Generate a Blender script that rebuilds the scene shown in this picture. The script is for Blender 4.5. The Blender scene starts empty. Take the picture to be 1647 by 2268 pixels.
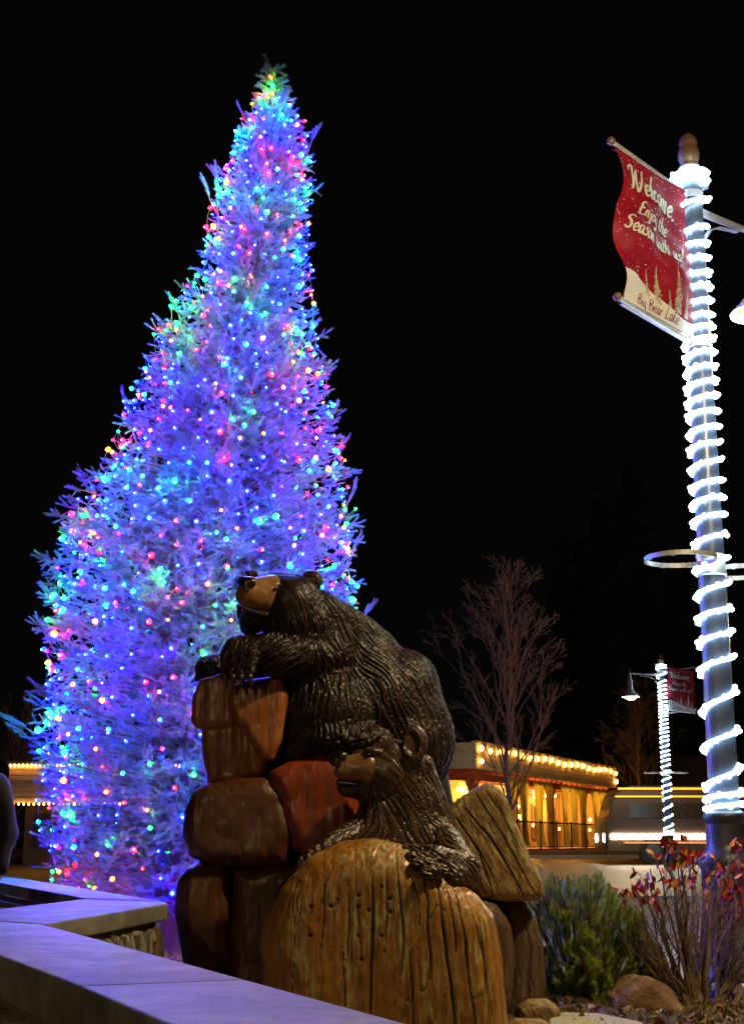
import bpy, bmesh, math, random
import numpy as np
from mathutils import Vector, Matrix
random.seed(7); RNG = np.random.default_rng(11)
C = bpy.context.scene.collection
SC = bpy.context.scene
R = math.radians
# ------------------------------------------------------------------ camera, world, exposure
PITCH = R(13.1); FPX = 3150.0; CAMZ = 1.0
cd = bpy.data.cameras.new('camera'); cam = bpy.data.objects.new('camera', cd); C.objects.link(cam)
cam.location = (0, 0, CAMZ); cam.rotation_euler = (R(90) + PITCH, 0, 0)
cd.sensor_fit = 'VERTICAL'; cd.sensor_height = 24.0; cd.lens = 24.0 * FPX / 2268.0
cd.clip_end = 2000; cd.clip_start = 0.05
SC.camera = cam
w = bpy.data.worlds.new('World'); SC.world = w; w.use_nodes = True
bg = w.node_tree.nodes['Background']; bg.inputs[0].default_value = (0.9, 0.85, 0.8, 1); bg.inputs[1].default_value = 0.0009
SC.view_settings.view_transform = 'Standard'; SC.view_settings.look = 'None'
SC.view_settings.exposure = 1.0; SC.view_settings.gamma = 1
SC.cycles.use_denoising = True; SC.cycles.max_bounces = 5; SC.cycles.diffuse_bounces = 3; SC.cycles.glossy_bounces = 2
SC.cycles.transmission_bounces = 2; SC.cycles.transparent_max_bounces = 4
SC.cycles.sample_clamp_indirect = 3.0; SC.cycles.caustics_reflective = False; SC.cycles.caustics_refractive = False

ct, st = math.cos(PITCH), math.sin(PITCH)
def ray(u, v):
    a = (u - 823.5) / FPX; b = (1134.0 - v) / FPX
    return Vector((a, ct - b * st, st + b * ct))
def P(u, v, Y):                      # point seen at photo position (u, v) standing Y metres away
    d = ray(u, v); t = Y / d.y
    return Vector((d.x * t, Y, CAMZ + d.z * t))
def G(u, v, z):                      # point of the level z seen at (u, v)
    d = ray(u, v); t = (z - CAMZ) / d.z
    return Vector((d.x * t, d.y * t, z))
def pxm(Y, v=1800):                  # metres per photo pixel at distance Y
    d = ray(823, v); return (Y / d.y) / FPX

# ------------------------------------------------------------------ helpers
def link(o, parent=None):
    C.objects.link(o)
    if parent is not None: o.parent = parent
    return o
def tag(o, label=None, cat=None, group=None, kind=None):
    if label: o['label'] = label
    if cat: o['category'] = cat
    if group: o['group'] = group
    if kind: o['kind'] = kind
    return o
def thing(name, label, cat, loc=(0, 0, 0), rz=0.0, group=None):
    o = bpy.data.objects.new(name, None); C.objects.link(o); o.empty_display_size = 0.2
    o.location = loc; o.rotation_euler = (0, 0, rz)
    return tag(o, label, cat, group)
def npmesh(name, V, F, mats, smooth=True, mi=None):
    V = np.asarray(V, dtype=np.float32).reshape(-1, 3); F = np.asarray(F, dtype=np.int32)
    n, k = F.shape
    me = bpy.data.meshes.new(name)
    me.vertices.add(len(V)); me.vertices.foreach_set('co', V.ravel())
    me.loops.add(n * k); me.loops.foreach_set('vertex_index', F.ravel())
    me.polygons.add(n); me.polygons.foreach_set('loop_start', np.arange(0, n * k, k, dtype=np.int32))
    if smooth: me.polygons.foreach_set('use_smooth', np.ones(n, dtype=bool))
    if not isinstance(mats, (list, tuple)): mats = [mats]
    for m in mats: me.materials.append(m)
    if mi is not None: me.polygons.foreach_set('material_index', np.asarray(mi, dtype=np.int32))
    me.update(calc_edges=True); me.validate()
    return me
class MB:                             # collects shapes, then links them as ONE mesh
    def __init__(s): s.v = []; s.f = []; s.m = []
    def add(s, vs, fs, mi=0):
        o = len(s.v); s.v += [tuple(p) for p in vs]; s.f += [tuple(o + i for i in f) for f in fs]; s.m += [mi] * len(fs)
    def box(s, lo, hi, mi=0, M=None):
        vs = [Vector((x, y, z)) for z in (lo[2], hi[2]) for y in (lo[1], hi[1]) for x in (lo[0], hi[0])]
        if M is not None: vs = [M @ p for p in vs]
        s.add(vs, [(0, 2, 3, 1), (4, 5, 7, 6), (0, 1, 5, 4), (2, 6, 7, 3), (0, 4, 6, 2), (1, 3, 7, 5)], mi)
    def tube(s, pts, rs, n=8, mi=0, cap=True):
        pts = [Vector(p) for p in pts]
        if not hasattr(rs, '__len__'): rs = [rs] * len(pts)
        vs = []; up = None
        for i, p in enumerate(pts):
            t = (pts[min(i + 1, len(pts) - 1)] - pts[max(i - 1, 0)])
            if t.length < 1e-9: t = Vector((0, 0, 1))
            t.normalize()
            if up is None: up = Vector((0, 0, 1)) if abs(t.z) < 0.9 else Vector((1, 0, 0))
            a = t.cross(up)
            if a.length < 1e-5: a = t.cross(Vector((0.3, 1, 0.2)))
            a.normalize(); b = a.cross(t).normalized(); up = b
            for k in range(n):
                q = 2 * math.pi * k / n; vs.append(p + (a * math.cos(q) + b * math.sin(q)) * rs[i])
        fs = [(i * n + k, i * n + (k + 1) % n, (i + 1) * n + (k + 1) % n, (i + 1) * n + k) for i in range(len(pts) - 1) for k in range(n)]
        if cap: fs += [tuple(range(n - 1, -1, -1)), tuple((len(pts) - 1) * n + k for k in range(n))]
        s.add(vs, fs, mi)
    def lathe(s, prof, n=24, c=(0, 0, 0), mi=0, flute=0, fl_z=(0, 0)):
        vs = []
        for (r, z) in prof:
            for k in range(n):
                q = 2 * math.pi * k / n
                rr = r * (1 - 0.045 * (k % 2)) if flute and fl_z[0] <= z <= fl_z[1] else r
                vs.append((c[0] + rr * math.cos(q), c[1] + rr * math.sin(q), c[2] + z))
        fs = [(i * n + k, i * n + (k + 1) % n, (i + 1) * n + (k + 1) % n, (i + 1) * n + k) for i in range(len(prof) - 1) for k in range(n)]
        fs += [tuple(range(n - 1, -1, -1)), tuple((len(prof) - 1) * n + k for k in range(n))]
        s.add(vs, fs, mi)
    def prism(s, poly, z0, z1, mi=0):
        n = len(poly)
        vs = [(p[0], p[1], z0) for p in poly] + [(p[0], p[1], z1) for p in poly]
        fs = [tuple(range(n - 1, -1, -1)), tuple(range(n, 2 * n))] + [(i, (i + 1) % n, n + (i + 1) % n, n + i) for i in range(n)]
        s.add(vs, fs, mi)
    def build(s, name, mats, parent=None, smooth=False, bevel=0.0, seg=2, angle=None):
        me = bpy.data.meshes.new(name); me.from_pydata(s.v, [], s.f)
        if not isinstance(mats, (list, tuple)): mats = [mats]
        for m in mats: me.materials.append(m)
        me.polygons.foreach_set('material_index', s.m)
        bm = bmesh.new(); bm.from_mesh(me); bmesh.ops.recalc_face_normals(bm, faces=bm.faces)
        if bevel > 0:
            es = [e for e in bm.edges if len(e.link_faces) == 2 and e.calc_face_angle(0) > 0.5]
            bmesh.ops.bevel(bm, geom=es, offset=bevel, segments=seg, affect='EDGES', profile=0.6)
        if smooth:
            for f in bm.faces: f.smooth = True
            lim = angle or 0.7
            for e in bm.edges:
                if len(e.link_faces) == 2 and e.calc_face_angle(0) > lim: e.smooth = False
        bm.to_mesh(me); bm.free(); me.update()
        o = bpy.data.objects.new(name, me); return link(o, parent)

# ------------------------------------------------------------------ materials
def mat(name, col, rough=0.6, metal=0.0, emit=None, es=0.0, coat=0.0, spec=0.5):
    m = bpy.data.materials.new(name); m.use_nodes = True; b = m.node_tree.nodes['Principled BSDF']
    b.inputs['Base Color'].default_value = (*col, 1); b.inputs['Roughness'].default_value = rough
    b.inputs['Metallic'].default_value = metal; b.inputs['Specular IOR Level'].default_value = spec
    b.inputs['Coat Weight'].default_value = coat; b.inputs['Coat Roughness'].default_value = 0.25
    if emit: b.inputs['Emission Color'].default_value = (*emit, 1); b.inputs['Emission Strength'].default_value = es
    return m
class NT:
    def __init__(s, m): s.m = m; s.t = m.node_tree; s.b = s.t.nodes['Principled BSDF']
    def n(s, typ, **kw):
        x = s.t.nodes.new(typ)
        for k, v in kw.items():
            if k.startswith('i_'): x.inputs[k[2:].replace('_', ' ')].default_value = v
            else: setattr(x, k, v)
        return x
    def l(s, a, b): s.t.links.new(a, b)
    def coord(s, scale=(1, 1, 1), gen=False):
        g = s.n('ShaderNodeNewGeometry') if not gen else s.n('ShaderNodeTexCoord')
        mp = s.n('ShaderNodeMapping'); mp.inputs['Scale'].default_value = scale
        s.l(g.outputs['Position'] if not gen else g.outputs['Object'], mp.inputs[0]); return mp.outputs[0]
    def noise(s, vec, scale, detail=4, rough=0.6, dist=0.0):
        x = s.n('ShaderNodeTexNoise'); x.inputs['Scale'].default_value = scale; x.inputs['Detail'].default_value = detail
        x.inputs['Roughness'].default_value = rough; x.inputs['Distortion'].default_value = dist; s.l(vec, x.inputs['Vector']); return x.outputs['Fac']
    def ramp(s, fac, stops):
        x = s.n('ShaderNodeValToRGB'); e = x.color_ramp.elements
        while len(e) < len(stops): e.new(0.5)
        for i, (p, c) in enumerate(stops):
            e[i].position = p; e[i].color = (*c, 1) if hasattr(c, '__len__') else (c, c, c, 1)
        s.l(fac, x.inputs[0]); return x.outputs[0]
    def mix(s, fac, a, b, typ='MIX'):
        x = s.n('ShaderNodeMix'); x.data_type = 'RGBA'; x.blend_type = typ
        if isinstance(fac, (int, float)): x.inputs[0].default_value = fac
        else: s.l(fac, x.inputs[0])
        for i, q in ((6, a), (7, b)):
            if isinstance(q, tuple): x.inputs[i].default_value = (*q, 1)
            else: s.l(q, x.inputs[i])
        return x.outputs[2]
    def bump(s, h, strength=0.3, dist=0.01, chain=None):
        x = s.n('ShaderNodeBump'); x.inputs['Strength'].default_value = strength; x.inputs['Distance'].default_value = dist
        s.l(h, x.inputs['Height'])
        if chain is not None: s.l(chain, x.inputs['Normal'])
        return x.outputs[0]
def surf(name, c1, c2, scale=6, rough=0.8, bump=0.3, bs=60, bd=0.01, stretch=(1, 1, 1), metal=0, coat=0, spec=0.5, detail=6):
    m = mat(name, c1, rough, metal, coat=coat, spec=spec); t = NT(m); v = t.coord(stretch)
    t.l(t.ramp(t.noise(v, scale, detail), [(0.3, c1), (0.7, c2)]), t.b.inputs['Base Color'])
    if bump: t.l(t.bump(t.noise(v, bs, 5), bump, bd), t.b.inputs['Normal'])
    return m
def emit_mat(name, col, s):
    return mat(name, tuple(min(1, c) * 0.5 for c in col), 0.5, emit=col, es=s)

def wood_mat(name, base, dark, worn, worn_amt=0.5, coat=0.3, rough=0.45, gs=38, tilt=None):
    m = mat(name, base, rough, coat=coat); t = NT(m)
    g = t.n('ShaderNodeNewGeometry'); mp = t.n('ShaderNodeMapping')
    if tilt: mp.inputs['Rotation'].default_value = tilt
    t.l(g.outputs['Position'], mp.inputs[0])
    m2 = t.n('ShaderNodeMapping'); m2.inputs['Scale'].default_value = (1, 1, 0.06); t.l(mp.outputs[0], m2.inputs[0])
    m3 = t.n('ShaderNodeMapping'); m3.inputs['Scale'].default_value = (1, 1, 0.22); t.l(mp.outputs[0], m3.inputs[0])
    grain = t.noise(m2.outputs[0], gs, 7, 0.7, 0.6); big = t.noise(m3.outputs[0], 4.5, 5, 0.6); fine = t.noise(m3.outputs[0], 40, 8, 0.75)
    col = t.ramp(grain, [(0.36, dark), (0.58, base)])
    col = t.mix(t.ramp(big, [(0.3, 0.0), (0.75, 0.65)]), col, tuple(min(1, c * 1.35) for c in base))
    # worn varnish: flakes inside broad patches
    sep = t.n('ShaderNodeMath', operation='MULTIPLY'); t.l(t.ramp(fine, [(0.54 - 0.07 * worn_amt, 0.0), (0.57, 1.0)]), sep.inputs[0])
    t.l(t.ramp(t.noise(m3.outputs[0], 3.1, 3, 0.5, 1.0), [(0.62 - 0.22 * worn_amt, 0.0), (0.66 - 0.14 * worn_amt, 1.0)]), sep.inputs[1])
    col = t.mix(sep.outputs[0], col, worn)
    at = t.n('ShaderNodeAttribute'); at.attribute_name = 'crack'
    col = t.mix(at.outputs['Fac'], col, (0.012, 0.007, 0.004))
    t.l(col, t.b.inputs['Base Color'])
    rr = t.n('ShaderNodeMath', operation='MULTIPLY_ADD'); t.l(sep.outputs[0], rr.inputs[0]); rr.inputs[1].default_value = 0.3; rr.inputs[2].default_value = rough
    t.l(rr.outputs[0], t.b.inputs['Roughness'])
    n1 = t.bump(grain, 0.35, 0.006); n2 = t.bump(fine, 0.35, 0.003, n1); t.l(n2, t.b.inputs['Normal'])
    return m
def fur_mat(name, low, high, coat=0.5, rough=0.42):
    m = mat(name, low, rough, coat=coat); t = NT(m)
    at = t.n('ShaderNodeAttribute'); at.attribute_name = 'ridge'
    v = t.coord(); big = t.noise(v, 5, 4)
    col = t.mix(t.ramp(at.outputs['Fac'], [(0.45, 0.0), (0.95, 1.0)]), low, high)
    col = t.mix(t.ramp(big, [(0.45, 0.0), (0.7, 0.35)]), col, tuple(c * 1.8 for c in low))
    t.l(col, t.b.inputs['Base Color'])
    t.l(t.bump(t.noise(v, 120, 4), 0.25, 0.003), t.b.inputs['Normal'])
    return m

M = {}
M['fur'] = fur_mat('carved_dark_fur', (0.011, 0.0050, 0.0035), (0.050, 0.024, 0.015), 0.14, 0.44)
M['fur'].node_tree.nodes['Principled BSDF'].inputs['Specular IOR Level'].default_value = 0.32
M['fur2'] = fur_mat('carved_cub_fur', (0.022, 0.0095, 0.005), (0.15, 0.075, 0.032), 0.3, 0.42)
M['muzzle'] = surf('muzzle_wood', (0.22, 0.075, 0.02), (0.36, 0.20, 0.08), 9, 0.35, 0.2, 60, 0.004, coat=0.5)
M['muzzle_cub'] = surf('cub_muzzle_wood', (0.16, 0.065, 0.012), (0.27, 0.15, 0.035), 14, 0.4, 0.2, 60, 0.004, coat=0.4)
M['nose'] = surf('nose_black', (0.01, 0.006, 0.006), (0.03, 0.016, 0.012), 20, 0.3, 0.2, 60, 0.004, coat=0.6)
M['claw'] = surf('claw_dark', (0.02, 0.012, 0.008), (0.05, 0.03, 0.02), 20, 0.3, 0.2, coat=0.6)
M['eye'] = mat('eye_black', (0.006, 0.005, 0.005), 0.12, coat=1)
M['earin'] = surf('ear_inner_wood', (0.05, 0.016, 0.007), (0.12, 0.04, 0.016), 12, 0.45, 0.2, coat=0.3)
M['wood_front'] = wood_mat('weathered_wood_front', (0.38, 0.155, 0.02), (0.11, 0.035, 0.006), (0.46, 0.38, 0.14), 0.8, 0.3, 0.42)
M['wood_right'] = wood_mat('weathered_wood_right', (0.20, 0.085, 0.02), (0.06, 0.022, 0.007), (0.40, 0.35, 0.15), 1.0, 0.1, 0.6, tilt=(0, R(28), 0))
M['wood_grey'] = wood_mat('grey_brown_wood', (0.11, 0.058, 0.032), (0.05, 0.025, 0.014), (0.2, 0.15, 0.1), 0.3, 0.1, 0.6)
M['wood_orange'] = wood_mat('orange_stained_wood', (0.34, 0.10, 0.012), (0.12, 0.030, 0.005), (0.3, 0.2, 0.12), 0.15, 0.3, 0.42, 34)
M['wood_dark'] = wood_mat('dark_stained_wood', (0.10, 0.030, 0.008), (0.026, 0.009, 0.004), (0.2, 0.14, 0.1), 0.1, 0.2, 0.46, 26)
M['wood_red'] = wood_mat('red_stained_wood', (0.25, 0.040, 0.008), (0.12, 0.020, 0.005), (0.2, 0.08, 0.04), 0.05, 0.25, 0.44, 20)
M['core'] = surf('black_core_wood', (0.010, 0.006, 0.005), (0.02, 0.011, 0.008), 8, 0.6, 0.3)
M['cap'] = surf('coping_concrete', (0.22, 0.20, 0.155), (0.40, 0.36, 0.29), 5, 0.6, 0.8, 110, 0.004)
t_ = NT(M['cap']); vv = t_.coord(); st_ = t_.ramp(t_.noise(vv, 2.3, 8, 0.7, 0.8), [(0.42, 0.0), (0.62, 0.75)]); old = t_.b.inputs['Base Color'].links[0].from_socket
c1_ = t_.mix(st_, old, (0.13, 0.115, 0.09)); sp_n = t_.ramp(t_.noise(vv, 55, 3, 0.6), [(0.64, 0.0), (0.70, 0.8)]); t_.l(t_.mix(sp_n, c1_, (0.07, 0.06, 0.05)), t_.b.inputs['Base Color'])
M['joint'] = mat('mortar_joint', (0.05, 0.045, 0.04), 0.95)
M['mortar'] = surf('wall_mortar', (0.16, 0.14, 0.11), (0.26, 0.23, 0.18), 20, 0.9, 0.6, 90, 0.01)
M['stoneA'] = surf('brown_wall_stone', (0.15, 0.07, 0.035), (0.30, 0.17, 0.09), 12, 0.75, 0.7, 40, 0.015)
M['stoneB'] = surf('grey_wall_stone', (0.22, 0.19, 0.15), (0.42, 0.38, 0.31), 12, 0.75, 0.7, 40, 0.015)
M['post'] = surf('grey_blue_painted_metal', (0.045, 0.055, 0.09), (0.06, 0.07, 0.11), 6, 0.35, 0.08, 200, 0.002, coat=0.3)
M['post_dark'] = surf('dark_painted_cast_iron', (0.025, 0.027, 0.04), (0.045, 0.045, 0.06), 6, 0.4, 0.2, 120, 0.003)
M['silver'] = surf('silver_painted_metal', (0.42, 0.43, 0.46), (0.55, 0.56, 0.58), 10, 0.35, 0.05, 200, 0.002, metal=0.4)
M['bronze'] = surf('bronze_finial', (0.10, 0.055, 0.035), (0.16, 0.09, 0.06), 14, 0.4, 0.2, coat=0.2)
M['rope'] = emit_mat('cold_white_led', (0.58, 0.86, 1.0), 8)
M['lens'] = emit_mat('warm_lamp_lens', (1.0, 0.60, 0.13), 2.6)
M['needle'] = None
def needle_mat(name, c1, c2, tr=0.0):
    m = surf(name, c1, c2, 2.5, 0.5, 0)
    return m
M['needle'] = needle_mat('blue_spruce_needle', (0.070, 0.105, 0.115), (0.19, 0.24, 0.26))
M['bark'] = surf('spruce_bark', (0.07, 0.045, 0.03), (0.14, 0.10, 0.07), 18, 0.9, 0.8, 50, 0.02, (1, 1, 0.25))
M['greybark'] = surf('pale_bark', (0.20, 0.105, 0.055), (0.32, 0.18, 0.10), 12, 0.8, 0.4, 50, 0.01)
M['twigbark'] = surf('shrub_bark', (0.12, 0.075, 0.045), (0.24, 0.16, 0.10), 14, 0.7, 0.5, 60, 0.01)
M['pine'] = needle_mat('green_pine_needle', (0.16, 0.24, 0.015), (0.38, 0.42, 0.04))
M['darkneedle'] = needle_mat('dark_conifer_needle', (0.03, 0.045, 0.02), (0.06, 0.07, 0.035))
BC = {'blue': (0.00008, 0.0003, 1.0), 'cyan': (0.0002, 0.16, 1.0), 'green': (0.0002, 1.0, 0.012), 'red': (1.0, 0.0002, 0.0015), 'pink': (1.0, 0.0004, 0.07), 'orange': (1.0, 0.03, 0.0001)}
BT = {'blue': (0.07, 0.30, 1.0), 'cyan': (0.08, 0.7, 1.0), 'green': (0.12, 1.0, 0.35), 'red': (1.0, 0.14, 0.14), 'pink': (1.0, 0.15, 0.5), 'orange': (1.0, 0.45, 0.10)}
BS = {'blue': 560, 'cyan': 190, 'green': 230, 'red': 175, 'pink': 110, 'orange': 95}
for k in BC: M['b_' + k] = emit_mat(k + '_led_halo_globe', BC[k], BS[k]); M['t_' + k] = emit_mat(k + '_led_tip', BT[k], 38 if k in ('blue', 'cyan') else 14)
M['wire'] = mat('green_wire', (0.05, 0.10, 0.06), 0.4)
M['warmbulb'] = emit_mat('warm_bulb', (1.0, 0.40, 0.05), 15)
M['blackmetal'] = mat('black_metal', (0.02, 0.018, 0.016), 0.45)
M['siding'] = surf('cream_siding', (0.42, 0.34, 0.22), (0.52, 0.44, 0.30), 3, 0.7, 0.2, 30, 0.01)
M['redwood'] = surf('red_stained_beam', (0.28, 0.055, 0.02), (0.38, 0.09, 0.03), 6, 0.6, 0.3, 30, 0.01)
M['inwall'] = surf('warm_interior_wall', (0.62, 0.46, 0.22), (0.70, 0.54, 0.28), 3, 0.8, 0.1)
M['glass'] = mat('dark_window_glass', (0.05, 0.05, 0.05), 0.1, spec=0.8)
M['roof'] = surf('roof_shingle', (0.10, 0.07, 0.05), (0.16, 0.12, 0.09), 8, 0.85, 0.5)
M['curtain'] = surf('olive_curtain', (0.15, 0.16, 0.03), (0.22, 0.22, 0.05), 4, 0.8, 0.2, 80, 0.004)
t_ = NT(M['curtain']); tr_n = t_.n('ShaderNodeBsdfTranslucent'); tr_n.inputs[0].default_value = (0.42, 0.42, 0.08, 1); mx_n = t_.n('ShaderNodeMixShader'); mx_n.inputs[0].default_value = 0.45
t_.l(t_.b.outputs[0], mx_n.inputs[1]); t_.l(tr_n.outputs[0], mx_n.inputs[2]); t_.l(mx_n.outputs[0], t_.t.nodes['Material Output'].inputs[0])
M['deck'] = surf('deck_boards', (0.20, 0.11, 0.05), (0.28, 0.17, 0.09), 6, 0.7, 0.2)
M['banner'] = surf('red_banner_vinyl', (0.19, 0.002, 0.018), (0.26, 0.003, 0.024), 5, 0.6, 0.1, 20, 0.01, spec=0.3)
M['bwhite'] = surf('banner_white_print', (0.55, 0.57, 0.62), (0.66, 0.67, 0.7), 6, 0.35, 0.05, coat=0.0)
M['bcream'] = surf('banner_cream_print', (0.50, 0.53, 0.52), (0.6, 0.63, 0.62), 6, 0.5, 0.05)
M['bgold'] = surf('banner_gold_print', (0.42, 0.37, 0.30), (0.56, 0.50, 0.42), 30, 0.35, 0.05)
M['bshadow'] = mat('banner_letter_outline', (0.06, 0.01, 0.02), 0.4)
M['bmaroon'] = mat('banner_maroon_print', (0.18, 0.02, 0.05), 0.4)
M['earth'] = surf('dry_earth', (0.055, 0.036, 0.018), (0.13, 0.09, 0.045), 5, 0.95, 0.9, 30, 0.03)
M['concrete'] = surf('pale_concrete', (0.26, 0.25, 0.20), (0.38, 0.36, 0.29), 2, 0.75, 0.3, 60, 0.005)
M['asphalt'] = surf('asphalt', (0.045, 0.042, 0.038), (0.085, 0.078, 0.066), 1.5, 0.5, 0.4, 80, 0.006)
M['kerb'] = surf('kerb_concrete', (0.34, 0.30, 0.26), (0.46, 0.42, 0.36), 6, 0.7, 0.3)
M['leafR'] = surf('red_leaf', (0.42, 0.02, 0.015), (0.60, 0.07, 0.02), 30, 0.35, 0.3, 90, 0.003)
M['leafP'] = surf('crimson_leaf', (0.20, 0.006, 0.03), (0.36, 0.015, 0.04), 30, 0.35, 0.3, 90, 0.003)
M['leafO'] = surf('orange_leaf', (0.60, 0.13, 0.01), (0.66, 0.30, 0.04), 30, 0.4, 0.3, 90, 0.003)
M['litter1'] = surf('tan_dead_leaf', (0.22, 0.14, 0.06), (0.38, 0.26, 0.13), 20, 0.7, 0.3)
M['litter2'] = surf('brown_dead_leaf', (0.10, 0.045, 0.02), (0.20, 0.09, 0.035), 20, 0.7, 0.3)
M['grass'] = surf('dry_grass', (0.12, 0.12, 0.025), (0.24, 0.19, 0.07), 12, 0.7, 0)
M['boulder'] = surf('brown_boulder', (0.13, 0.065, 0.03), (0.26, 0.15, 0.08), 7, 0.8, 0.8, 45, 0.02)
M['busbody'] = surf('bus_mauve_paint', (0.022, 0.010, 0.007), (0.03, 0.014, 0.010), 2, 0.6, 0.02)
M['buslow'] = surf('bus_tan_paint', (0.06, 0.035, 0.02), (0.075, 0.045, 0.025), 2, 0.6, 0.02)
M['busglass'] = mat('bus_window_glass', (0.02, 0.015, 0.012), 0.25, spec=0.5)
M['amber'] = emit_mat('amber_light_trail', (1.0, 0.17, 0.002), 2.4)  # glow of the amber light trail along the bus roof
M['white_lamp_and_trail'] = emit_mat('white_headlight_and_trail', (1.0, 0.80, 0.55), 22)  # headlights, and the strip standing in for their light trail
M['redtrail'] = emit_mat('red_light_trail', (1.0, 0.08, 0.03), 3)  # glow of the red light trail
M['tyre'] = mat('tyre_rubber', (0.012, 0.012, 0.012), 0.8)
M['cloth'] = surf('dark_purple_coat', (0.012, 0.010, 0.022), (0.026, 0.02, 0.045), 12, 0.8, 0.4, 60, 0.006)
M['skin'] = mat('skin', (0.35, 0.2, 0.14), 0.5)

# ------------------------------------------------------------------ implicit modelling
def vnoise(p, seed=0):
    p = np.asarray(p, dtype=np.float64); i = np.floor(p).astype(np.int64); f = p - i; f = f * f * (3 - 2 * f)
    def h(a, b, c):
        n = (a * 73856093) ^ (b * 19349663) ^ (c * 83492791) ^ (seed * 2654435761)
        n = (n ^ (n >> 13)) * 1274126177; n = n & 0x7fffffff; n = n ^ (n >> 16)
        return (n % 65536) / 65535.0
    r = 0
    for dx in (0, 1):
        wx = f[:, 0] if dx else 1 - f[:, 0]
        for dy in (0, 1):
            wy = f[:, 1] if dy else 1 - f[:, 1]
            for dz in (0, 1):
                wz = f[:, 2] if dz else 1 - f[:, 2]
                r = r + wx * wy * wz * h(i[:, 0] + dx, i[:, 1] + dy, i[:, 2] + dz)
    return r
def smin(a, b, k):
    h = np.clip(0.5 + 0.5 * (b - a) / k, 0, 1); return b * (1 - h) + a * h - k * h * (1 - h)
def ell(c, r, ang=0.0):               # ellipsoid, turned by ang in the upright plane facing the viewer
    c = np.array(c); ca, sa = math.cos(ang), math.sin(ang); r = np.array(r, float)
    def f(p):
        q = p - c; x = q[:, 0] * ca + q[:, 2] * sa; z = -q[:, 0] * sa + q[:, 2] * ca
        a = np.stack([x, q[:, 1], z], 1); k0 = np.linalg.norm(a / r, axis=1); k1 = np.linalg.norm(a / (r * r), axis=1) + 1e-9
        return k0 * (k0 - 1) / k1
    return f
def cone(a, b, ra, rb):
    a = np.array(a); b = np.array(b); ab = b - a; L = ab @ ab + 1e-12
    def f(p):
        t = np.clip((p - a) @ ab / L, 0, 1); return np.linalg.norm(p - a - t[:, None] * ab, axis=1) - (ra + (rb - ra) * t)
    return f
def slab(poly, Y, T, rnd):            # rounded block: outline in the upright plane, thickness 2T about Y
    pts = np.array([[q.x, q.z] for q in poly])
    def f(p):
        x = p[:, [0, 2]]; d = np.full(len(p), 1e9); ins = np.zeros(len(p), bool); n = len(pts)
        for i in range(n):
            a = pts[i]; b = pts[(i + 1) % n]; e = b - a; wv = x - a
            t = np.clip(wv @ e / (e @ e), 0, 1); q = wv - t[:, None] * e; d = np.minimum(d, (q * q).sum(1))
            c = ((a[1] <= x[:, 1]) & (b[1] > x[:, 1])) | ((b[1] <= x[:, 1]) & (a[1] > x[:, 1]))
            with np.errstate(divide='ignore', invalid='ignore'):
                xx = a[0] + (x[:, 1] - a[1]) * e[0] / (e[1] if abs(e[1]) > 1e-12 else 1e-12)
            ins ^= (c & (x[:, 0] < xx))
        d2 = np.sqrt(d) * np.where(ins, -1, 1); dy = np.abs(p[:, 1] - Y) - T
        A = d2 + rnd; B = dy + rnd
        return np.sqrt(np.maximum(A, 0) ** 2 + np.maximum(B, 0) ** 2) - rnd + np.minimum(np.maximum(A, B), 0)
    return f
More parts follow.
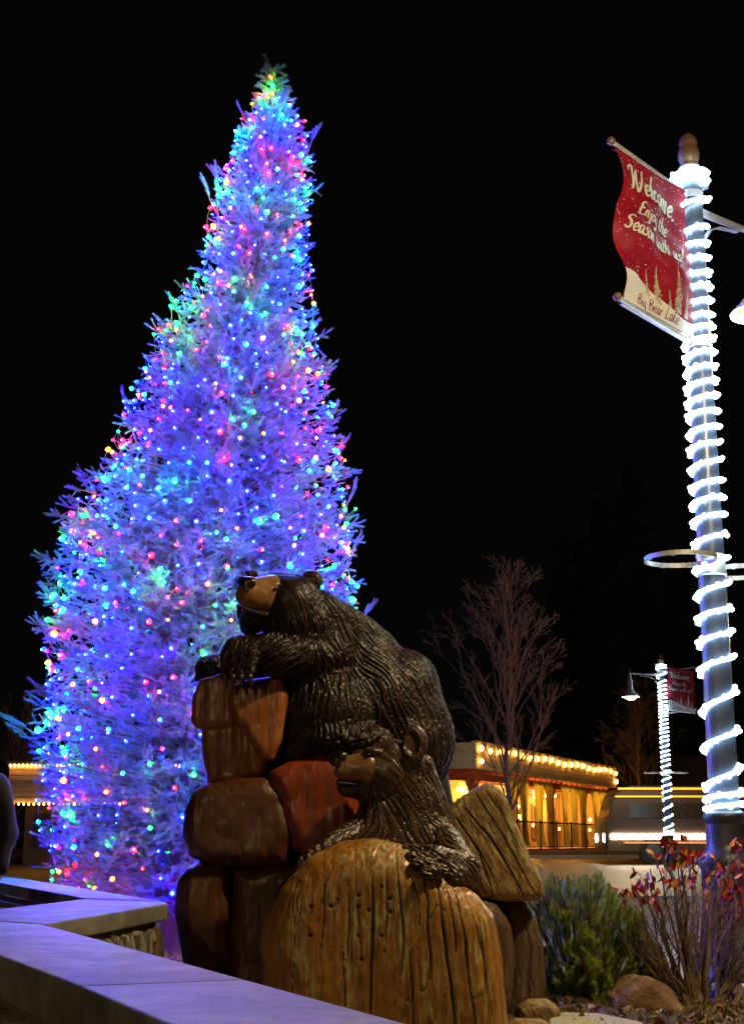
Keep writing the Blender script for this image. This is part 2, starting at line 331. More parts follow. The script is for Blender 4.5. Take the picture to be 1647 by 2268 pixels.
def sdf_mesh(f, lo, hi, h):
    lo = np.array(lo, float); hi = np.array(hi, float); n = np.ceil((hi - lo) / h).astype(int) + 1
    ax = [lo[i] + h * np.arange(n[i]) for i in range(3)]
    F = np.empty(n, dtype=np.float32)
    yz = np.stack(np.meshgrid(ax[1], ax[2], indexing='ij'), -1).reshape(-1, 2)
    step = max(1, 300000 // len(yz))
    for i in range(0, n[0], step):
        xs = ax[0][i:i + step]
        p = np.concatenate([np.repeat(xs, len(yz))[:, None], np.tile(yz, (len(xs), 1))], 1)
        F[i:i + step] = f(p).reshape(len(xs), n[1], n[2])
    S = F < 0; nc = n - 1
    cnt = np.zeros(nc, np.int8)
    for dx in (0, 1):
        for dy in (0, 1):
            for dz in (0, 1): cnt += S[dx:dx + nc[0], dy:dy + nc[1], dz:dz + nc[2]]
    act = (cnt > 0) & (cnt < 8); idx = -np.ones(nc, np.int64); cells = np.argwhere(act); idx[act] = np.arange(len(cells))
    acc = np.zeros((len(cells), 3)); k = np.zeros(len(cells))
    cor = [(a, b, c) for a in (0, 1) for b in (0, 1) for c in (0, 1)]
    for a in cor:
        for ax_ in range(3):
            if a[ax_]: continue
            b = list(a); b[ax_] = 1
            fa = F[cells[:, 0] + a[0], cells[:, 1] + a[1], cells[:, 2] + a[2]]; fb = F[cells[:, 0] + b[0], cells[:, 1] + b[1], cells[:, 2] + b[2]]
            m = (fa < 0) != (fb < 0); t = np.where(m, fa / np.where(m, fa - fb, 1), 0)
            q = np.tile(np.array(a, float), (len(cells), 1)); q[:, ax_] += t
            acc += q * m[:, None]; k += m
    V = lo + h * (cells + acc / k[:, None])
    Q = []
    for ax_ in range(3):
        o1, o2 = [(1, 2), (2, 0), (0, 1)][ax_]
        sl = [slice(None)] * 3; sl2 = [slice(None)] * 3; sl[ax_] = slice(0, -1); sl2[ax_] = slice(1, None)
        A = S[tuple(sl)]; B = S[tuple(sl2)]
        e = np.argwhere(A != B); ok = (e[:, o1] > 0) & (e[:, o2] > 0) & (e[:, o1] < nc[o1]) & (e[:, o2] < nc[o2]); e = e[ok]
        fl = A[e[:, 0], e[:, 1], e[:, 2]]
        def cid(d1, d2):
            c = e.copy(); c[:, o1] -= d1; c[:, o2] -= d2; return idx[c[:, 0], c[:, 1], c[:, 2]]
        q = np.stack([cid(1, 1), cid(0, 1), cid(0, 0), cid(1, 0)], 1); q[~fl] = q[~fl][:, ::-1]; Q.append(q)
    return V, np.concatenate(Q)
def blend(prims, k):
    def f(p):
        d = None
        for q in prims:
            kk = k
            if isinstance(q, tuple): q, kk = q
            e = q(p); d = e if d is None else smin(d, e, kk)
        return d
    return f
def solid(name, f, lo, hi, h, m, parent, sub=1, disp=None):
    V, Q = sdf_mesh(f, lo, hi, h); me = npmesh(name, V, Q, m)
    o = bpy.data.objects.new(name, me); link(o, parent)
    if sub:
        md = o.modifiers.new('s', 'SUBSURF'); md.levels = sub; md.render_levels = sub
        dg = bpy.context.evaluated_depsgraph_get(); dg.update()
        me2 = bpy.data.meshes.new_from_object(o.evaluated_get(dg)); o.modifiers.clear(); o.data = me2; bpy.data.meshes.remove(me); me2.name = name
    me = o.data; me.polygons.foreach_set('use_smooth', np.ones(len(me.polygons), dtype=bool))
    if disp:
        n = len(me.vertices); co = np.empty(n * 3, np.float32); me.vertices.foreach_get('co', co); co = co.reshape(-1, 3).astype(float)
        no = np.empty(n * 3, np.float32); me.vertex_normals.foreach_get('vector', no); no = no.reshape(-1, 3).astype(float)
        d, attrs = disp(co, no)
        me.vertices.foreach_set('co', (co + no * d[:, None]).astype(np.float32).ravel())
        for an, av in attrs.items():
            a = me.attributes.new(an, 'FLOAT', 'POINT'); a.data.foreach_set('value', av.astype(np.float32))
        me.update()
    return o
def fur_disp(guides, amp=0.010, freq=100.0, steps=9, hl=0.0075, calm=None):
    gp = np.array([g[0] for g in guides]); gd = np.array([g[1] for g in guides])
    gd = gd / np.linalg.norm(gd, axis=1)[:, None]
    def flow(p, n):
        wv = np.zeros((len(p), 3))
        for a, b in zip(gp, gd):
            wt = 1.0 / (((p - a) ** 2).sum(1) + 0.004) ** 1.7; wv += wt[:, None] * b
        # meander
        wv /= np.linalg.norm(wv, axis=1)[:, None] + 1e-9
        m = np.stack([vnoise(p * 9, 3), vnoise(p * 9, 4), vnoise(p * 9, 5)], 1) - 0.5
        wv += 0.75 * m
        wv -= (wv * n).sum(1)[:, None] * n
        return wv / (np.linalg.norm(wv, axis=1)[:, None] + 1e-9)
    def f(co, no):
        tot = np.zeros(len(co)); wsum = 0
        for sgn in (1, -1):
            p = co.copy()
            for k in range(steps):
                d = flow(p, no); p = p + sgn * d * hl
                wt = math.exp(-(k / steps) ** 2 * 1.2); tot += wt * (vnoise(p * freq, 1) - 0.5); wsum += wt
        a = tot / wsum; a = a / (a.std() + 1e-9)
        b = (vnoise(co * 26, 9) - 0.5) * 0.8
        s = np.tanh(a * 0.9) + 0.25 * b
        d = amp * s * (0.75 + 0.7 * vnoise(co * 7, 12))
        d += (vnoise(co * 11, 21) - 0.5) * amp * 1.6
        if calm is not None: d = d * calm(co)
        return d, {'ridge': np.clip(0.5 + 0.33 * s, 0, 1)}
    return f
def wood_disp(cracks, Y, ripple=0.003, holes=(), tilt=0, crk=1.0):
    def f(co, no):
        d = (vnoise(co * np.array([55, 55, 5.0]), 2) - 0.5) * ripple * 1.4 + (vnoise(co * 5, 6) - 0.5) * 0.011 + np.abs(vnoise(co * np.array([6, 6, 4.5]), 16) - 0.5) * 0.035 * (crk < 0.9) + (vnoise(co * np.array([26, 26, 9.0]), 19) - 0.5) * 0.006 * (crk < 0.9) + (vnoise(co * 14, 8) - 0.5) * 0.0035 + (vnoise(co * np.array([34, 34, 20.0]), 18) - 0.5) * 0.0035
        tl = math.radians(tilt); c0_, s0_ = math.cos(tl), math.sin(tl); cx_ = co[:, 0] * c0_ + co[:, 2] * s0_; cz_ = -co[:, 0] * s0_ + co[:, 2] * c0_
        q_ = np.stack([cx_ + 0.02 * (vnoise(co * 9, 61) - 0.5), co[:, 1] * 0.6, cz_], 1)
        n1 = vnoise(q_ * np.array([13, 9, 0.9]), 51); n2 = vnoise(q_ * np.array([27, 15, 2.2]), 52)
        msk = np.clip((vnoise(q_ * np.array([3, 3, 1.6]), 53) - 0.52) * 6, 0, 1)
        cr = np.clip(1.2 - np.abs(n1 - 0.5) / 0.016, 0, 1) * msk * 0.4; cr = np.maximum(cr, np.clip(1.1 - np.abs(n2 - 0.5) / 0.030, 0, 1) * np.clip((vnoise(q_ * np.array([5, 5, 3.0]), 54) - 0.5) * 6, 0, 1) * 0.45) * crk
        for (pts, wd) in cracks:      # polyline in photo position, on the front of the block
            W = np.array([[P(u, v, Y).x, P(u, v, Y).z] for u, v in pts])
            x = co[:, [0, 2]] + np.stack([(vnoise(co * 7, 31) - 0.5) * 0.014 + (vnoise(co * 60, 32) - 0.5) * 0.003, np.zeros(len(co))], 1); dm = np.full(len(co), 9.0)
            tt = np.zeros(len(co)); n = len(W) - 1
            for i in range(n):
                e = W[i + 1] - W[i]; q = x - W[i]; t = np.clip(q @ e / (e @ e), 0, 1); dd = np.linalg.norm(q - t[:, None] * e, axis=1)
                up = dd < dm; tt = np.where(up, (i + t) / n, tt); dm = np.minimum(dm, dd)
            ww = wd * 0.62 * (0.35 + 0.9 * np.sin(np.pi * np.clip(tt, 0.04, 0.96)) ** 0.6) * (0.6 + 0.8 * vnoise(co * 12, 44))
            c = np.clip(1.25 - dm / ww, 0, 1) * (no[:, 1] < 0.35)
            cr = np.maximum(cr, c)
        for (u, v, r) in holes:
            c0 = P(u, v, Y); dd = np.hypot(co[:, 0] - c0.x, co[:, 2] - c0.z); cr = np.maximum(cr, np.clip(1.3 - dd / r, 0, 1) * (no[:, 1] < 0))
        return d - 0.0095 * cr, {'crack': np.clip(cr * 1.3, 0, 1)}
    return f
def bounds(pts, pad):
    a = np.array([list(p) for p in pts]); return a.min(0) - pad, a.max(0) + pad

# ------------------------------------------------------------------ ground, pavement, road
def gz(y):
    return float(np.interp(y, [-60, 18, 27, 52, 55, 57, 300], [-0.06, -0.06, 0.0, 0.42, 0.46, 0.74, 0.74]))
def strip(name, m, poly_rows, off, kind='structure'):
    b = MB(); v = []; f = []
    for (y, x0, x1) in poly_rows: v += [(x0, y, gz(y) + off), (x1, y, gz(y) + off)]
    for i in range(len(poly_rows) - 1): f.append((2 * i, 2 * i + 1, 2 * i + 3, 2 * i + 2))
    b.add(v, f); o = b.build(name, m); return tag(o, kind=kind)
ys = [-60, -20, 0, 10, 18, 22, 27, 35, 45, 52, 55, 57, 80, 150, 900]
strip('ground', M['earth'], [(y, -400, 400) for y in ys], -0.02)
strip('pavement', M['concrete'], [(10.6, 1.2, 60), (18, -3, 60), (22, -6, 60), (26.9, -40, 60)], 0.0)
strip('road', M['asphalt'], [(27.3, -90, 90), (35, -90, 90), (45, -90, 90), (52, -90, 90), (54.6, -90, 90)], -0.012)
b = MB(); b.box((-40, 26.9, -0.1), (60, 27.15, 0.06)); tag(b.build('kerb', M['kerb'], bevel=0.01), kind='structure')
b = MB(); b.box((-40, 54.6, 0.2), (60, 54.8, 0.56)); tag(b.build('kerb', M['kerb'], bevel=0.01), kind='structure')
# bank in front of the terrace
b = MB(); b.prism([(2.5, 54.9), (40, 54.9), (40, 56.6), (2.5, 56.6)], 0.3, 0.73); tag(b.build('terrace_bank', surf('brown_bank', (0.14, 0.075, 0.035), (0.22, 0.13, 0.07), 1.2, 0.8, 0.4, 20, 0.02)), kind='structure')
# planting bed: uneven earth
nx, ny = 150, 130; X = np.linspace(-4.2, 4.8, nx); Yv = np.linspace(3.2, 17.5, ny); gx, gy = np.meshgrid(X, Yv)
pp = np.stack([gx.ravel(), gy.ravel(), np.zeros(gx.size)], 1)
def bedz(p): return 0.02 + (vnoise(p * 1.1, 5) - 0.5) * 0.10 + (vnoise(p * 6, 6) - 0.5) * 0.035 + (vnoise(p * 22, 7) - 0.5) * 0.014
zz = bedz(pp)
edge = 10.45 + 0.0 * pp[:, 0]
drop = np.clip((pp[:, 1] - np.where(pp[:, 0] > 1.4, 10.42, 16.5)) / 0.12, 0, 1); zz = zz * (1 - drop) - 0.15 * drop
pp[:, 2] = zz
ii = np.arange((nx - 1) * (ny - 1)); r_, c_ = ii // (nx - 1), ii % (nx - 1); a_ = r_ * nx + c_
o = bpy.data.objects.new('planting_bed', npmesh('planting_bed', pp, np.stack([a_, a_ + 1, a_ + nx + 1, a_ + nx], 1), M['earth'])); link(o); tag(o, kind='structure')
b = MB(); b.box((1.35, 10.45, -0.15), (9, 10.6, 0.03)); tag(b.build('bed_kerb', M['kerb'], bevel=0.012), kind='structure')
# stepping slab at the lower right
sp = [G(1245, 2246, 0.05), G(1330, 2249, 0.05), G(1420, 2268, 0.05), G(1500, 2330, 0.05), G(1230, 2330, 0.05), G(1215, 2262, 0.05)]
b = MB(); b.prism([(p.x, p.y) for p in sp], -0.03, 0.062); tag(b.build('paving_slab', M['concrete'], bevel=0.01), kind='structure')

# ------------------------------------------------------------------ stone garden wall, zigzag with concrete coping
CZ = 0.67; CT = 0.125
wall = thing('garden_wall', 'zigzag low stone garden wall with pale concrete coping, lit blue by the tree', 'wall', (0, 0, 0))
def capg(u, v): p = G(u, v, CZ); return (p.x, p.y)
dv = Vector((0.394, -0.919)).normalized(); pv = Vector((-dv.y, dv.x))
Bk = Vector(capg(97, 2047)); Fr = Vector(capg(0, 2097))
wcap = 0.415
def lineP(o_, t): return o_ + dv * t
segs = []
far_back = Bk; far_front = lineP(Fr, -1.7)
js = Vector(capg(443, 2173)); t1 = (js - Bk).dot(dv); fo = (Fr - Bk).dot(dv)
def band(t0, t1_): # quad of coping between distances along the wall
    a = Bk + dv * t0; bq = Bk + dv * t1_; off = Vector((-dv.y, dv.x)) * -1
    off = off if (Fr - Bk).dot(off) > 0 else -off
    return [a, bq, bq + off * wcap, a + off * wcap]
def coping(poly, ct=CT):
    b = MB(); b.prism([(p[0], p[1]) for p in poly], CZ - ct, CZ)
    return b.build('coping', M['cap'], wall, smooth=True, bevel=0.012, seg=3, angle=1.0)
q1 = band(-0.55, t1 - 0.004); q2 = band(t1 + 0.004, t1 + 3.9)
q1[0] = Vector(capg(97, 2047)); q1[3] = Vector(capg(-60, 2040)) ; q1[2] = q2[3] - dv * 0.008
q1 = [q1[0], q1[1], q1[2], Vector(capg(-160, 2055)), Vector(capg(-160, 2030)), Vector(capg(0, 2040.5))]
coping(q1); coping(q2)
w2 = [capg(191, 1990.5), capg(367, 1998), capg(372, 2001), capg(100, 2046), capg(0, 2039.5), capg(-160, 2029), capg(0, 2013)]
coping(w2, 0.09)
w3 = [capg(-160, 1920), capg(7, 1939), capg(367, 1996.5), capg(191, 1989.7), capg(7, 1956), capg(-160, 1938)]
coping(w3, 0.09)
core = MB()
def inset(poly, d=0.045):
    c = sum((Vector(p) for p in poly), Vector((0, 0))) / len(poly); out = []
    for p in poly: p = Vector(p); out.append(p + (c - p).normalized() * d)
    return out
wb = MB()
stones = MB()
def stone_face(a, bq, z0, z1, nrm, mi_choices, vert=True, seed=0):
    rs = random.Random(seed); a = Vector((a[0], a[1])); bq = Vector((bq[0], bq[1])); L = (bq - a).length; d = (bq - a) / L; nr = Vector(nrm).normalized()
    x = 0.0
    while x < L - 0.02:
        wd = rs.uniform(0.06, 0.13) if vert else rs.uniform(0.14, 0.3); wd = min(wd, L - x)
        zz0 = z0
        while zz0 < z1 - 0.03:
            hh = rs.uniform(0.18, 0.5) if vert else rs.uniform(0.09, 0.2); hh = min(hh, z1 - zz0)
            g = 0.012; n = 7; c = Vector((x + wd / 2, zz0 + hh / 2)); vs = []
            for dep, sc in ((-0.02, 1.0), (0.022 + rs.uniform(0, 0.025), 0.92), (0.035 + rs.uniform(0, 0.02), 0.6)):
                for k in range(n):
                    an = 2 * math.pi * (k + 0.3) / n; ca, sa = math.cos(an), math.sin(an)
                    mm = max(abs(ca), abs(sa)); rr = (0.92 + 0.12 * math.sin(k * 7.3 + seed + x * 40))
                    px = c.x + ca / mm * (wd / 2 - g) * sc * rr; pz = c.y + sa / mm * (hh / 2 - g) * sc * rr
                    q = a + d * px + nr * (dep + rs.uniform(-0.004, 0.004)); vs.append((q.x, q.y, pz))
            fs = [(i * n + k, i * n + (k + 1) % n, (i + 1) * n + (k + 1) % n, (i + 1) * n + k) for i in range(2) for k in range(n)] + [tuple(2 * n + k for k in range(n))]
            stones.add(vs, fs, rs.choice(mi_choices)); zz0 += hh
        x += wd
# masonry bodies (inset under the coping)
ins = 0.05
nb = Vector((-dv.y, dv.x)); nb = nb if (Fr - Bk).dot(nb) > 0 else -nb     # towards the viewer's side
A = Bk + nb * ins; A2 = Bk + nb * (wcap - ins)
core.prism([tuple(A - dv * 0.4), tuple(A + dv * 6.4), tuple(A2 + dv * 6.4), tuple(A2 - dv * 2.6)], -0.4, CZ - CT - 0.002)
stone_face(tuple(A2 - dv * 2.6), tuple(A2 + dv * 4.4), -0.3, CZ - CT - 0.03, tuple(nb), [0, 0, 0, 1], False, 3)
e0 = Vector(capg(100, 2046)); e1 = Vector(capg(372, 2001)); d2 = (e1 - e0).normalized(); n2 = Vector((d2.y, -d2.x)); n2 = n2 if n2.x > 0 or n2.y < 0 else -n2
e2 = Vector(capg(191, 1990.5))
core.prism([tuple(e0 - n2 * 0.05 - d2 * 0.2), tuple(e1 - n2 * 0.05 - d2 * 0.06), tuple(e1 - n2 * 0.36 - d2 * 0.1), tuple(e0 - n2 * 0.36 - d2 * 0.2)], -0.35, CZ - 0.0925)
stone_face(tuple(e0 - n2 * 0.05 + d2 * 0.1), tuple(e1 - n2 * 0.05 - d2 * 0.06), -0.1, CZ - 0.10, tuple(n2), [1, 1, 1, 0], True, 5)
g0 = Vector(capg(-160, 1938)); g1 = Vector(capg(191, 1989.7)); d3 = (g1 - g0).normalized(); n3 = Vector((d3.y, -d3.x)); n3 = n3 if n3.y < 0 else -n3
core.prism([tuple(g0 - n3 * 0.05), tuple(g1 - n3 * 0.05), tuple(g1 - n3 * 0.3), tuple(g0 - n3 * 0.3)], -0.35, CZ - CT - 0.003)
stone_face(tuple(g0 - n3 * 0.05), tuple(g1 - n3 * 0.05 - d3 * 0.02), 0.0, CZ - CT - 0.03, tuple(n3), [0, 0, 1], True, 9)
core.build('masonry', M['mortar'], wall); stones.build('facing_stones', [M['stoneA'], M['stoneB']], wall, smooth=True, angle=0.5)['kind'] = 'stuff'
# cables on the ground near the carving
b = MB(); pts = [G(565, 2150, 0.30), G(572, 2143, 0.33), G(581, 2128, 0.36), G(590, 2120, 0.3)]

# ------------------------------------------------------------------ carved bear sculpture
sc = thing('bear_sculpture', 'large carved wooden sculpture of a mother bear and cub climbing over boulders', 'sculpture', tuple(G(800, 2300, 0.0)))
org = sc.location.copy()
def ps(pts, Y): return [P(u, v, Y) for u, v in pts]
def rel(o): o.location = -org; return o
YB = 8.9; sB = pxm(YB)
def E(u, v, Y, ru, rv, ry, a=0): s_ = pxm(Y, v); return ell(tuple(P(u, v, Y)), (ru * s_, ry, rv * s_), R(a))
def K(a, b): # cone between (u,v,Y,r px)
    return cone(tuple(P(a[0], a[1], a[2])), tuple(P(b[0], b[1], b[2])), a[3] * pxm(a[2], a[1]), b[3] * pxm(b[2], b[1]))
YH = 8.45
bear_pr = [
    E(905, 1640, 8.95, 100, 125, 0.42), E(850, 1560, 8.9, 118, 120, 0.40, 20), E(800, 1490, 8.85, 90, 82, 0.34), E(895, 1520, 8.95, 66, 78, 0.32, -35),
    (E(735, 1580, 8.62, 105, 108, 0.27, 0), 0.06),                     # near shoulder and upper arm
    (K((650, 1370, YH, 62), (770, 1440, 8.75, 74)), 0.07),
    (K((710, 1352, 8.55, 44), (830, 1440, 8.85, 50)), 0.05),
    (E(645, 1338, YH, 66, 66, 0.185, -12), 0.03),
    (K((610, 1302, YH - 0.02, 34), (560, 1302, YH - 0.08, 22)), 0.04),
    (K((600, 1360, YH, 42), (556, 1372, YH - 0.02, 24)), 0.03),
    (K((540, 1345, YH + 0.12, 15), (556, 1385, YH + 0.1, 24)), 0.03),
    (K((690, 1375, YH, 40), (625, 1385, YH - 0.05, 30)), 0.03),
    (K((720, 1452, 8.55, 60), (610, 1448, 8.40, 48)), 0.05), (K((610, 1448, 8.40, 46), (530, 1448, 8.38, 38)), 0.03),
    (K((660, 1665, 8.5, 26), (700, 1630, 8.55, 60)), 0.05), (E(760, 1640, 8.55, 110, 42, 0.22, -4), 0.05),
    (K((800, 1690, 8.8, 90), (690, 1700, 8.8, 40)), 0.05),
    (K((462, 1478, 8.95, 27), (520, 1480, 9.0, 30)), 0.03), (K((520, 1480, 9.0, 30), (660, 1470, 8.95, 50)), 0.04),
    (E(690, 1287, YH + 0.04, 25, 24, 0.05, -15), 0.012), (E(560, 1274, YH + 0.12, 12, 9, 0.05), 0.01)]
for i, (u, dy) in enumerate([(500, 0), (517, -0.03), (535, -0.05), (554, -0.06)]):
    bear_pr.append((K((u + 4, 1450, 8.33 + dy, 15), (u - 1, 1497 + i * 0.5, 8.30 + dy, 10)), 0.012))
for i, u in enumerate([440, 455, 471]):
    bear_pr.append((K((u + 6, 1475, 8.86, 12), (u, 1502, 8.84, 8)), 0.012))
bf = blend(bear_pr, 0.09)
def carve_bear(p):
    d = bf(p)
    ear = ell(tuple(P(693, 1284, YH - 0.03)), (0.045, 0.035, 0.04))(p); d = np.maximum(d, -ear)
    mouth = cone(tuple(P(538, 1341, YH - 0.12)), tuple(P(615, 1358, YH - 0.15)), 0.013, 0.008)(p)
    d = np.maximum(d, -ell(tuple(P(620, 1300, YH - 0.195)), (0.034, 0.032, 0.020), R(-10))(p))
    return np.maximum(d, -mouth)
def g_(u, v, Y, du, dv_, dY=0.0): return (tuple(P(u, v, Y)), (du, dY, -dv_))
guides = [g_(600, 1290, 8.3, 1, 0.1), g_(650, 1290, 8.3, 1, 0.7), g_(690, 1330, 8.3, 0.5, 1), g_(650, 1380, 8.3, 0.3, 1), g_(560, 1380, 8.3, 0.3, 1), g_(530, 1370, 8.4, 0.2, 1),
    g_(740, 1380, 8.5, 1, 1.1), g_(780, 1400, 8.5, 1, 0.9), g_(740, 1440, 8.4, 0.4, 1), g_(880, 1450, 8.7, 1, 1.1), g_(950, 1550, 8.8, 0.6, 1.2), g_(1000, 1680, 8.8, -0.1, 1),
    g_(660, 1420, 8.3, -1, 0.15), g_(580, 1430, 8.2, -1, 0.3), g_(520, 1460, 8.2, -0.4, 1), g_(620, 1480, 8.2, -1, 0.5),
    g_(780, 1480, 8.4, -0.3, 1), g_(850, 1530, 8.4, 0.3, 1), g_(680, 1560, 8.3, -0.35, 1), g_(740, 1600, 8.3, 0.0, 1), g_(820, 1600, 8.4, 0.15, 1), g_(660, 1650, 8.3, -1, 0.8), g_(760, 1660, 8.3, -0.5, 1), g_(900, 1640, 8.5, 0.2, 1), g_(830, 1470, 8.5, 1, 0.4)]
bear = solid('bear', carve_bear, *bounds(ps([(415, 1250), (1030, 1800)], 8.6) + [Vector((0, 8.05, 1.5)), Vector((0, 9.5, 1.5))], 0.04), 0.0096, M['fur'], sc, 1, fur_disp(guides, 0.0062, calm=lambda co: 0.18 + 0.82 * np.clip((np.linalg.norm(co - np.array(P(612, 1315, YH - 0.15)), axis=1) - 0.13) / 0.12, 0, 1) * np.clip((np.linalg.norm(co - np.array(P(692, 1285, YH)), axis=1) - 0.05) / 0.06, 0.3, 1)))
rel(bear)
def sub(name, f, pts, pad, h, m, par, s=1, disp=None):
    lo, hi = bounds(pts, pad); o = solid(name, f, lo, hi, h, m, par, s, disp); return o
def calm(co): return np.ones(len(co))
def soft(amp=0.003): return lambda co, no: ((vnoise(co * 30, 3) - 0.5) * amp, {'crack': np.zeros(len(co))})
mz = blend([K((598, 1312, YH - 0.06, 40), (552, 1310, YH - 0.13, 28)), K((590, 1328, YH - 0.09, 30), (546, 1322, YH - 0.14, 23))], 0.03)
def mz_cut(p):
    return np.maximum(mz(p), -cone(tuple(P(532, 1343, YH - 0.2)), tuple(P(622, 1362, YH - 0.24)), 0.014, 0.012)(p))
sub('muzzle', mz_cut, [P(548, 1318, YH - 0.1), P(610, 1318, YH - 0.1)], 0.13, 0.007, M['muzzle'], bear, 1, soft())
sub('nose', blend([K((538, 1289, YH - 0.16, 13), (556, 1290, YH - 0.2, 13)), K((545, 1292, YH - 0.2, 11), (546, 1308, YH - 0.215, 5)), K((536, 1285, YH - 0.12, 8), (560, 1284, YH - 0.14, 8))], 0.012), [P(548, 1293, YH - 0.15)], 0.1, 0.006, M['nose'], bear, 1, soft())
sub('lower_lip', K((546, 1348, YH - 0.11, 10), (590, 1361, YH - 0.13, 7)), [P(545, 1349, YH - 0.1), P(610, 1366, YH - 0.1)], 0.06, 0.008, M['claw'], bear, 1, soft())
sub('eye', ell(tuple(P(619, 1297, YH - 0.172)), (0.014, 0.012, 0.010)), [P(619, 1297, YH - 0.172)], 0.03, 0.004, M['eye'], bear, 0)
sub('inner_ear', ell(tuple(P(692, 1281, YH + 0.012)), (0.042, 0.014, 0.036)), [P(692, 1281, YH)], 0.07, 0.006, M['earin'], bear, 1, soft())
for i, (u, dy) in enumerate([(500, 0), (517, -0.03), (535, -0.05), (554, -0.06)]):
    sub('claw', K((u - 1, 1499, 8.285 + dy, 7.5), (u + 3, 1522 - i * 2, 8.30 + dy, 3)), [P(u, 1497, 8.29 + dy), P(u, 1524, 8.29 + dy)], 0.035, 0.006, M['claw'], bear, 0)

YC = 8.12
cub_pr = [E(862, 1702, YC, 62, 62, 0.155, -5), (K((870, 1720, YC, 60), (905, 1800, YC + 0.1, 72)), 0.06), (K((900, 1790, YC + 0.1, 84), (915, 1860, YC + 0.12, 100)), 0.06),
    (K((845, 1800, YC, 50), (835, 1860, YC, 60)), 0.05), (K((930, 1700, YC + 0.05, 32), (955, 1790, YC + 0.12, 34)), 0.04), (E(830, 1700, YC - 0.04, 40, 38, 0.10), 0.04),
    (K((800, 1690, YC - 0.04, 30), (768, 1702, YC - 0.06, 22)), 0.03), (K((800, 1740, YC, 32), (770, 1742, YC - 0.01, 22)), 0.03),
    (E(918, 1642, YC - 0.13, 29, 39, 0.036, 8), 0.008), (K((905, 1680, YC - 0.08, 34), (912, 1668, YC - 0.12, 26)), 0.02), (E(845, 1640, YC + 0.16, 14, 14, 0.04), 0.02), (E(868, 1668, YC - 0.03, 40, 30, 0.12, 0), 0.02),
    (E(826, 1664, YC - 0.12, 22, 9, 0.04, -8), 0.02),
    # right arm over the boulder
    (K((985, 1868, 8.05, 38), (1020, 1922, 7.86, 38)), 0.05), (K((1018, 1926, 7.82, 38), (960, 1903, 7.70, 31)), 0.04), (K((1035, 1945, 7.82, 28), (1000, 1938, 7.71, 28)), 0.03),
    # left arm along the shoulder of the boulder
    (K((800, 1838, 8.08, 30), (735, 1868, 7.92, 21)), 0.04), (K((735, 1868, 7.92, 21), (690, 1905, 7.85, 18)), 0.02), (K((700, 1893, 7.88, 18), (620, 1985, 8.0, 14)), 0.02)]
for (a, b) in [((940, 1886, 7.70, 14), (898, 1881, 7.71, 10)), ((945, 1899, 7.665, 15), (906, 1898, 7.64, 11)), ((955, 1914, 7.63, 16), (918, 1915, 7.59, 12)), ((975, 1928, 7.61, 16), (938, 1934, 7.56, 12)),
    ((720, 1868, 7.86, 10), (721, 1886, 7.80, 8)), ((703, 1880, 7.84, 10), (703, 1900, 7.78, 8)), ((688, 1893, 7.82, 11), (685, 1916, 7.77, 8)), ((672, 1907, 7.82, 11), (667, 1930, 7.78, 8))]:
    cub_pr.append((K(a, b), 0.010))
cf = blend(cub_pr, 0.07)
def carve_cub(p):
    d = cf(p); d = np.maximum(d, -ell(tuple(P(912, 1644, YC - 0.170)), (0.046, 0.034, 0.074), R(8))(p))
    d = np.maximum(d, -ell(tuple(P(815, 1673, YC - 0.165)), (0.032, 0.030, 0.018), R(-8))(p))
    return np.maximum(d, -cone(tuple(P(738, 1728, YC - 0.1)), tuple(P(828, 1732, YC - 0.13)), 0.010, 0.007)(p))
cg = [g_(800, 1660, 8.0, 1, -0.2), g_(860, 1640, 8.0, 1, 0.2), g_(880, 1680, 8.0, 0.6, 1), g_(850, 1740, 8.0, 0.8, 0.7), g_(940, 1700, 8.1, 0.5, 1), g_(970, 1800, 8.2, 0.4, 1), g_(900, 1800, 8.0, 0.5, 1), g_(800, 1780, 8.0, 0.3, 1), g_(820, 1850, 8.0, -0.7, 1),
    g_(930, 1860, 8.0, 0.4, 1), g_(1000, 1900, 7.9, 0.8, 0.9), g_(1040, 1950, 8.0, 0.6, 1), g_(960, 1900, 7.8, 1, 0.4), g_(740, 1860, 8.0, -1, 0.7), g_(660, 1940, 8.1, -0.8, 1)]
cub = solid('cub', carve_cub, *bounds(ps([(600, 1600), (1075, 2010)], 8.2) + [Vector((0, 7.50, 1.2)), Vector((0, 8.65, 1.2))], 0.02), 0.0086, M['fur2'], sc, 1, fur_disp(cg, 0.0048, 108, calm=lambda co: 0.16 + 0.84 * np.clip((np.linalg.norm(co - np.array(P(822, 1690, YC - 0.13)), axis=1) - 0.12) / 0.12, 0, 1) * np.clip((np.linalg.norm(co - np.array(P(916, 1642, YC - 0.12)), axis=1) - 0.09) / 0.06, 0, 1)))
rel(cub)
sub('muzzle', blend([K((812, 1698, YC - 0.075, 35), (762, 1692, YC - 0.10, 17)), K((812, 1706, YC - 0.085, 28), (755, 1710, YC - 0.10, 16))], 0.02), [P(780, 1700, YC - 0.1)], 0.13, 0.007, M['muzzle_cub'], cub, 1, soft())
sub('nose', blend([K((742, 1683, YC - 0.1, 15), (758, 1676, YC - 0.13, 12)), K((744, 1690, YC - 0.13, 10), (748, 1697, YC - 0.13, 5))], 0.012), [P(748, 1684, YC - 0.1)], 0.08, 0.006, M['nose'], cub, 1, soft())
sub('lower_lip', K((752, 1733, YC - 0.06, 9), (792, 1737, YC - 0.09, 6)), [P(753, 1737, YC - 0.06), P(815, 1742, YC - 0.1)], 0.05, 0.008, M['nose'], cub, 1, soft())
sub('eye', ell(tuple(P(816, 1671, YC - 0.150)), (0.013, 0.011, 0.010)), [P(816, 1671, YC - 0.15)], 0.03, 0.004, M['eye'], cub, 0)
